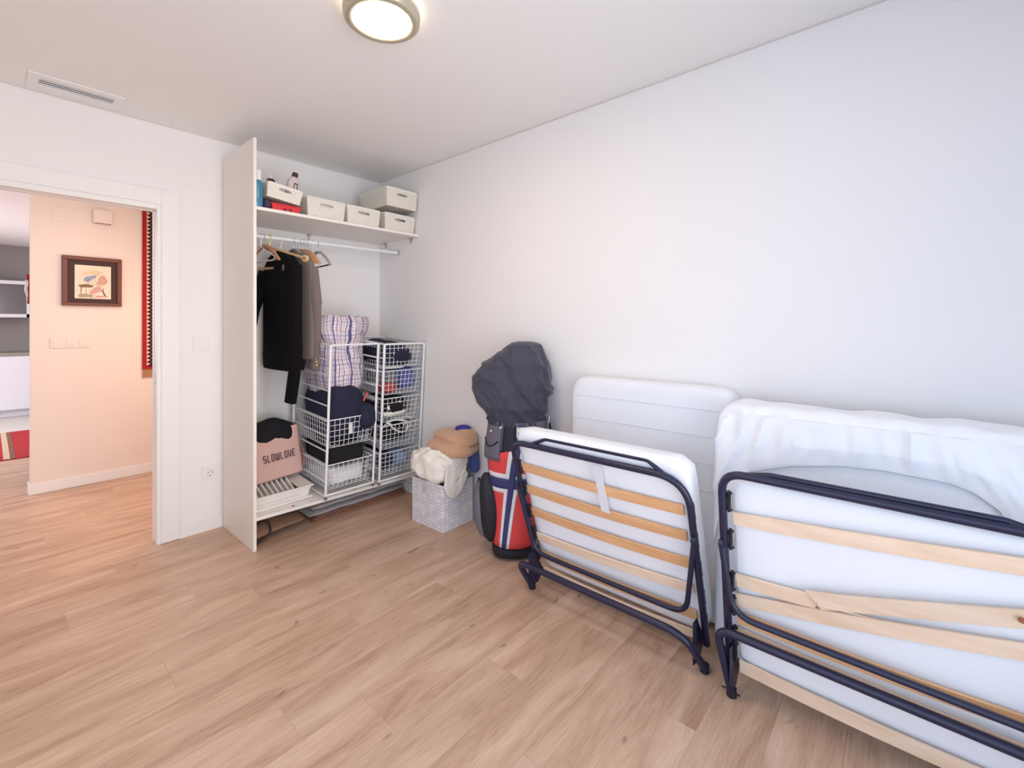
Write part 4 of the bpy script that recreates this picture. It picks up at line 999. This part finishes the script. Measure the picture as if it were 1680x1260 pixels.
# upper pocket, dark band, buckle, strap
patch('dark_band', M['bagb'], -.50, -.08, .60, .765, .006, 6, 8)
patch('flap_pocket', M['bagg'], -1.35, -.55, .57, .76, .014, 8, 8)
MB().tube([gp(-.62-.09*k, .645+(.012*(k-4)**2*.18), .018) for k in range(9)], .004, 6).build('pocket_piping', M['bagb'], gb_, smooth=True, local=True)
MB().lathe([(.007, 0), (.007, .004), (.004, .006)], gp(-1.0, .725, .015), 12, Matrix.Rotation(PI/2, 4, 'X').to_quaternion()).build('rivet', M['chrome'], gb_, smooth=True, local=True)
m = MB(); c = gp(.06, .725, .012)
m.tube([c+V(p) for p in ((-.018, 0, .032), (.018, 0, .032), (.018, 0, -.012), (.010, 0, -.030), (-.010, 0, -.030), (-.018, 0, -.012))], .006, 6, closed=True)
m.box(c+V((-.018, -.004, .012)), c+V((.018, .004, .034))); m.build('buckle', M['plast'], gb_, smooth=True, local=True)
patch('strap', M['flagn'], .0, .14, .60, .775, .008, 2, 6)
# side pocket on the left
def rb(nm, m_, ths, z0, z1, dep, n=2.8):
    secs = []
    for i in range(15):
        q = i/14; z = z0+(z1-z0)*q; s = max(.02, math.sin(PI*q))**.35
        secs.append((gp(ths, z, dep*.30), V((math.cos(ths), math.sin(ths)*.92, 0)), V((math.sin(ths), -math.cos(ths)*.92, 0)), .068*s, dep*s, n))
    return MB().loft(secs, 24).build(nm, m_, gb_, smooth=True, local=True)
rb('side_pocket', M['bagb'], -1.28, .085, .475, .058)
rb('side_pocket', M['bagg'], -1.52, .090, .440, .082)
MB().tube([gp(-1.50, .12, .075), gp(-1.47, .25, .083), gp(-1.46, .38, .080), gp(-1.48, .44, .06)], .006, 6).build('zip', M['bagb'], gb_, smooth=True, local=True)
MB().tube([gp(-1.47, .33, .090), gp(-1.45, .29, .094)], .005, 6).build('zip_pull', M['bagb'], gb_, smooth=True, local=True)
# right carry handle / strap
MB().tube([gp(1.35, .60, .012), gp(1.40, .70, .020), gp(1.40, .78, .014)], .012, 8, flat=.5).build('carry_strap', M['bagb'], gb_, smooth=True, local=True)
MB().tube([gp(1.30, .76, .012), gp(1.32, .80, .018)], .007, 8).build('strap_ring', M['chrome'], gb_, smooth=True, local=True)
# hood: (z, left, right) outline
hp = [(.735, -.130, .175), (.765, -.150, .183), (.80, -.155, .183), (.84, -.168, .188), (.88, -.198, .205), (.94, -.222, .222), (1.00, -.226, .224), (1.05, -.218, .219), (1.10, -.175, .212), (1.14, -.120, .200), (1.175, -.072, .182), (1.205, -.030, .160), (1.220, .010, .120)]
secs = []
for i in range(len(hp)-1):
    a, b = hp[i], hp[i+1]
    for q in (0, .2, .4, .6, .8):
        z, l, r = [a[k]*(1-q)+b[k]*q for k in range(3)]
        secs.append(((.004+(l+r)/2, 0, z), (1, 0, 0), (0, 1, 0), (r-l)/2, min(.155, (r-l)/2*.82), 2.3))
secs.append(((.068, 0, 1.224), (1, 0, 0), (0, 1, 0), .03, .02, 2))
def hf(p, n, t, k):
    q = V((p.x*.75-p.z*.9, p.y*.5, p.z*.75+p.x*.9))
    c1 = max(0, ridge((q.x*.35, q.y*.5, q.z), 9, 121)-.45)/.55; c2 = max(0, ridge((q.x*.6+q.z*.3, q.y, q.z*1.2), 15, 124)-.5)/.5
    w_ = .022*c1**1.3+.011*c2**1.3+.006*nz(p, 7, 122)-.008
    if p.z < .86: w_ += .007*math.sin(30*math.atan2(p.y, p.x)+6*nz(p, 8, 123))*(.86-p.z)/.1
    return p+n*w_
MB().loft(secs, 110, fn=hf).build('hood', M['bagd'], gb_, smooth=True, local=True)
MB().lathe([(.008, 0), (.008, .003), (.004, .006)], V((-.065, -.158, .758)), 12, Matrix.Rotation(PI/2, 4, 'X').to_quaternion()).build('press_stud', M['chrome'], gb_, smooth=True, local=True)

# ------------------------------------------------------------------ folding beds
def arc_rect(y0, y1, z0, z1, a, b, r, off=0):
    X = lambda z: a+b*z-off
    return [(X(z0), y0, z0), (X(z1), y0, z1), (X(z1), y1, z1), (X(z0), y1, z0)]
def slab(fn, nu, nv, t, nrm):        # soft-edged panel between two faces
    pass
def soft_panel(mb, yz, xf, thick, r, n=3.4, nu=56, nv=40, seed=0, front=None):
    """cushion-like slab in the (y,z) plane. xf(z) is the front face, thick goes to +x. r = corner radius"""
    (y0, z0), (y1, z1) = yz
    cy, cz, hy, hz = (y0+y1)/2, (z0+z1)/2, (y1-y0)/2, (z1-z0)/2
    N = nu
    ring = []
    base = [(y0, z0), (y1, z0), (y1, z1), (y0, z1)]
    P2 = [V((p[0], p[1], 0)) for p in base]
    F = fillet(P2, r, 10, closed=True)
    # resample outline evenly
    L = [0]
    for i in range(len(F)): L.append(L[-1]+(F[(i+1) % len(F)]-F[i]).length)
    out = []
    for k in range(N):
        s = L[-1]*k/N; i = max(j for j in range(len(F)) if L[j] <= s+1e-9); d = L[i+1]-L[i]
        out.append(F[i].lerp(F[(i+1) % len(F)], (s-L[i])/d if d > 1e-9 else 0))
    # profile across the thickness, from front centre to back centre
    prof = [(q, 0) for q in (.02, .2, .4, .6, .75, .88, .95)]+[(.985, .08), (1, .25), (1, .5), (1, .75), (.985, .92)]+[(q, 1) for q in (.95, .7, .3, .02)]
    o = len(mb.v)
    for q, d in prof:
        for p in out:
            y, z = cy+(p.x-cy)*q, cz+(p.y-cz)*q
            x = xf(z)+thick*d
            if d == 0 and front: x += front(y, z)
            mb.v.append((x, y, z))
    m = len(prof)
    for i in range(m-1):
        for k in range(N):
            l = (k+1) % N; mb.f.append((o+i*N+k, o+i*N+l, o+(i+1)*N+l, o+(i+1)*N+k))
    mb.f.append(tuple(o+k for k in reversed(range(N)))); mb.f.append(tuple(o+(m-1)*N+k for k in range(N)))
    return mb

def slat(parent, p0, p1, hw, m_, nrm=(-1, 0, 0), bow=.012, t=.008, n=8, name='slat', cut=None):
    p0, p1 = V(p0), V(p1); d = (p1-p0).normalized(); nv = V(nrm); up = nv.cross(d).normalized()
    if up.z < 0: up = -up
    c = (p0+p1)/2
    # mesh about its own centre so grain follows the slat
    m = MB(); o = 0
    for i in range(n+1):
        q = i/n; p = p0.lerp(p1, q)-c+nv*bow*math.sin(PI*q)
        for a, b in ((-hw, 0), (hw, 0), (hw, t), (-hw, t)): m.v.append(tuple(p+up*a-nv*b))
    for i in range(n):
        for k in range(4):
            l = (k+1) % 4; m.f.append((i*4+k, i*4+l, (i+1)*4+l, (i+1)*4+k))
    m.f += [(3, 2, 1, 0), tuple(n*4+k for k in range(4))]
    if cut: cut(m)
    o = m.build(name, m_, parent, bevel=.0012); o.location = c
    return o
def holder(parent, p, up, side):
    p = V(p); m = MB()
    u = V(up)
    pts = [p+u*(-.034)+V((0, side*.004, 0)), p+u*(-.028), p, p+u*.028, p+u*.034+V((0, side*.004, 0))]
    m.tube([pts[0], pts[1], pts[2], pts[3], pts[4]], [.010, .008, .007, .008, .010], 6)
    return m.build('slat_holder', M['clip'], parent, smooth=True)

def folding_bed(label, y0, y1, zt, zb, a, b, rt, pivot, uleg, foot, handle, slats, pale, rfront):
    """y0 < y1 ; frame plane x = a + b z ; zt top, zb bottom ends"""
    X = lambda z: a+b*z
    bed = thing('folding_bed', label, 'bed', (X(0), (y0+y1)/2, 0), group='folded beds against the right wall')
    TR = .0135
    P = [(X(zb), y0, zb), (X(zt), y0, zt), (X(zt), y1, zt), (X(zb), y1, zb)]
    MB().tube(fillet(P, [0, rfront, .075, 0], 10), TR, 12).build('frame_tube', M['tube'], bed, smooth=True)
    # handle bar behind the top rail
    hy0, hy1, hz = handle
    H = [(X(zt)+.004, hy0-.035, zt), (X(zt)+.010, hy0+.035, zt+hz), (X(zt)+.010, hy1-.06, zt+hz), (X(zt)+.004, hy1+.03, zt)]
    MB().tube(fillet(H, .04, 5), .0085, 10).build('mattress_bar', M['tube'], bed, smooth=True)
    # hinged U leg in front of the frame
    zp, zl, inset, off = uleg
    U = [(X(zp)-.016, y0-.006, zp), (X(zl)-off-.004, y0+inset, zl), (X(zl)-off-.004, y1-inset*.6, zl), (X(zp)-.016, y1+.006, zp)]
    MB().tube(fillet(U, .085, 9), .0105, 10).build('folding_leg', M['tube'], bed, smooth=True)
    for y in (y0-.004, y1+.004):
        MB().lathe([(.013, -.008), (.014, 0), (.013, .008)], (X(zp)-.018, y, zp), 12, Matrix.Rotation(PI/2, 4, 'X').to_quaternion()).build('pivot_bolt', M['tube'], bed, smooth=True)
    # base U leg that stands on the floor
    fx, cx, cz, fr, ext = foot
    B = [(fx, y0-.015, .012), (cx, y0-.015+ext, cz), (cx, y1+.03, cz), (fx, y1-.012, .012)]
    MB().tube(fillet(B, [0, fr, .05, 0], 10), .0145, 12).build('standing_leg', M['tube'], bed, smooth=True)
    for y in (y0-.015, y1-.012):
        MB().lathe([(.0165, .0005), (.0175, .003), (.0165, .03)], (fx, y, 0), 12).build('rubber_foot', M['clip'], bed, smooth=True)
        MB().tube([(fx-.012, y-.03, .022), (fx, y, .018), (fx+.006, y+.035, .014)], .0028, 6).build('axle_pin', M['tube'], bed, smooth=True)
    # hinge plates joining frame and base
    for y, s in ((y0, 1), (y1, -1)):
        MB().prism([(-.02, -.02), (.055, -.03), (.10, .02), (.02, .14), (-.02, .14)], (fx-.01, y+s*.016, .045), (1, 0, 0), (0, 0, 1), (0, 1, 0), .004).build('hinge_plate', M['tube'], bed, bevel=.001)
    up = V((b, 0, 1)).normalized(); n = V((-1, 0, b)).normalized()
    for i, (zl_, zr_, hw, pl) in enumerate(slats):
        slat(bed, (X(zl_)+.006, y1-.030, zl_), (X(zr_)+.006, y0+.030, zr_), hw, M['slatp'] if pl else M['slat'], n)
    return bed, X, up, n

# bed 1
bed1, X1, up1, n1 = folding_bed('folded bed with orange-tinted slats, beside the golf bag', .600, 1.435, .762, .06, 1.880, -.304, .075,
    None, (.530, .190, .055, .030), (1.790, 1.722, .150, .21, .055), (.72, 1.30, .040),
    [(.635, .630, .022, 0), (.518, .522, .022, 0), (.398, .404, .022, 0), (.262, .292, .022, 1), (.160, .172, .022, 0), (.068, .076, .020, 1)], 0, .125)
for z in (.635, .520, .40, .277, .166):
    holder(bed1, (X1(z)+.004, 1.435-.018, z), up1, -1); holder(bed1, (X1(z)+.012, .600-.004, z), up1, 1)
m = MB(); zt_, zb_ = .735, .528
lab(m.hexa([(X1(zb_)-.008, .945, zb_), (X1(zb_)-.008, .985, zb_), (X1(zb_)-.006, .985, zb_), (X1(zb_)-.006, .945, zb_)], [(X1(zt_)-.006, .955, zt_), (X1(zt_)-.006, .992, zt_), (X1(zt_)-.004, .992, zt_), (X1(zt_)-.004, .955, zt_)]).build('care_label', mat('printed_label', (222, 222, 230), .8, var=.18, vscale=150, stretch=(1, .3, 2)), bed1), 'long white care label')
o = soft_panel(MB(), ((.598, .085), (1.425, .832)), lambda z: X1(z)+.020, .10, .06, front=lambda y, z: .0025*math.sin(z*46)).build('bed_mattress', M['thinmat'], smooth=True)
tag(o, 'thin white mattress pressed behind the slats of the folded bed by the golf bag', 'mattress')
# quilted mattress behind
def quilt(y, z):
    q = (z-.10) % .118
    return .006*math.exp(-(min(q, .118-q)/.006)**2)
qm = thing('tall_mattress', 'tall white quilted mattress leaning on the wall behind the first bed', 'mattress', (2.09, .97, 0))
soft_panel(MB(), ((.545, .02), (1.385, 1.045)), lambda z: 2.055+.020*z, .105, .10, nu=120, front=None).build('mattress_body', M['mattress'], qm, smooth=True)
for k in range(4):
    z = .945-.118*k
    MB().tube([(2.0535+.020*z+.001, .570, z), (2.0535+.020*z, .95, z+.002), (2.0535+.020*z+.001, 1.365, z)], .0022, 5).build('quilt_seam', M['piping'], qm, smooth=True)
# bed 2
bed2, X2, up2, n2 = folding_bed('folded bed with a broken pale slat, nearest the right edge of the picture', -.345, .487, .815, .05, 1.774, -.143, .075,
    None, (.560, .315, .045, .030), (1.737, 1.700, .245, .06, .0), (-.22, .40, .016),
    [(.652, .735, .023, 1), (.352, .520, .023, 1), (.285, .305, .022, 0), (.232, .226, .016, 1), (.098, .100, .024, 1)], 1, .085)
for z in (.712, .575, .42, .33, .215, .155): holder(bed2, (X2(z)+.004, .487-.020, z), up2, -1)
# the broken slat: two pieces split in a jagged break
def jag(sign):
    def cut(m):
        n = len(m.v)//4-1; i = n if sign > 0 else 0
        for k, d in ((0, -.018), (1, .030), (2, .030), (3, -.018)):
            v = V(m.v[i*4+k]); m.v[i*4+k] = tuple(v+V((0, -sign*d*.6, 0)))
    return cut
pL = V((X2(.428)+.004, .455, .428)); pM = V((X2(.448)-.004, .216, .448)); pM2 = V((X2(.470)-.010, .210, .470)); pR = V((X2(.60)+.0, -.318, .618))
lab(slat(bed2, pL, pM, .023, M['slatp'], n2, .002, n=6, name='broken_slat', cut=jag(1)), 'left half of the snapped slat')
lab(slat(bed2, pM2+V((-.003, .012, -.012)), pR, .024, M['slatp'], n2, .004, n=8, name='broken_slat', cut=jag(-1)), 'right half of the snapped slat, with a knot')
m = MB()
for k in range(4): m.prism([(0, 0), (-.085-.02*k, .004*k+.004), (0, .007)], (X2(.46)-.013-.001*k, .212, .478-.010*k), (0, 1, 0), (0, 0, 1), (1, 0, 0), .003)
lab(m.build('splinter', M['slatp'], bed2), 'splinters at the break')
kq = pM2.lerp(pR, .80)
lab(MB().lathe([(.008, 0), (.006, .002)], kq+V((-.0095, 0, .0)), 12, Matrix.Rotation(-PI/2, 4, 'Y').to_quaternion()).build('knot', mat('wood_knot', (150, 88, 58), .6), bed2), 'brown knot')
o = soft_panel(MB(), ((-.33, .09), (.470, .795)), lambda z: X2(z)+.022, .085, .05).build('bed_mattress', M['thinmat'], smooth=True)
tag(o, 'thin white mattress pressed behind the slats of the bed with the broken slat', 'mattress')
# covered mattress with fitted sheet
cm = thing('covered_mattress', 'thick mattress in a wrinkled white fitted cover behind the second bed', 'mattress', (2.02, .0, 0))
XC = lambda z: 1.875+.10*z
soft_panel(MB(), ((-.50, .02), (.588, .995)), lambda z: XC(z)+.010, .088, .09, nu=90).build('mattress_body', M['mattress'], cm, smooth=True)
HEM = [(-.51, .40), (-.30, .60), (-.235, .715), (-.205, .775), (-.15, .815), (-.10, .832), (.06, .838), (.18, .830), (.33, .800), (.47, .75), (.56, .62), (.60, .40)]
def hem(y):        # lower edge of the cover on the front face
    for (a, b), (c, d) in zip(HEM, HEM[1:]):
        if y <= c: return b+(d-b)*max(0, (y-a)/(c-a))
    return HEM[-1][1]
def cover(u, v):
    y = -.505+1.098*u
    h = hem(y); zt0 = 1.008
    s = v
    if s < .62:
        q = s/.62; z = h+(zt0-.035-h)*q; x = XC(z)-.004
        yy = y+(.30*(z-.85) if y > .2 else (-.35*(z-.85) if y < -.1 else 0))
        w_ = .020*ridge((yy*1.0, 0, z*.12), 13, 131)+.008*ridge((yy, 0, z*.2), 31, 134)+.006*nz((y, 0, z), 16, 132)
        x -= max(-.003, w_*min(1, q*2.5))
    else:
        q = (s-.62)/.38; a = q*PI/2*1.05
        x = XC(.965)-.004+.035*(1-math.cos(min(a, PI/2)))+(.062*max(0, q-.55)/.45); z = zt0-.035+.036*math.sin(min(a, PI/2))+.010*nz((y*6, q, 0), 2, 133)
        x -= .012*ridge((y, 0, .12), 13, 131)*(1-q)
    c = .09
    e = max(0, abs(y-.044)-(.549-c))/c
    if e > 0: z -= c*(1-math.sqrt(max(0, 1-min(1, e)**2)))*max(0, min(1, (z-.86)/.08))
    return V((x, y, z))
o = MB().grid(cover, 110, 40).build('fitted_cover', M['sheet'], cm, smooth=True); md = o.modifiers.new('s', 'SOLIDIFY'); md.thickness = .003; md.offset = 1
MB().tube([cover(i/80, 0)+V((-.002, 0, 0)) for i in range(2, 79)], .0026, 5).build('elastic_hem', M['piping'], cm, smooth=True)
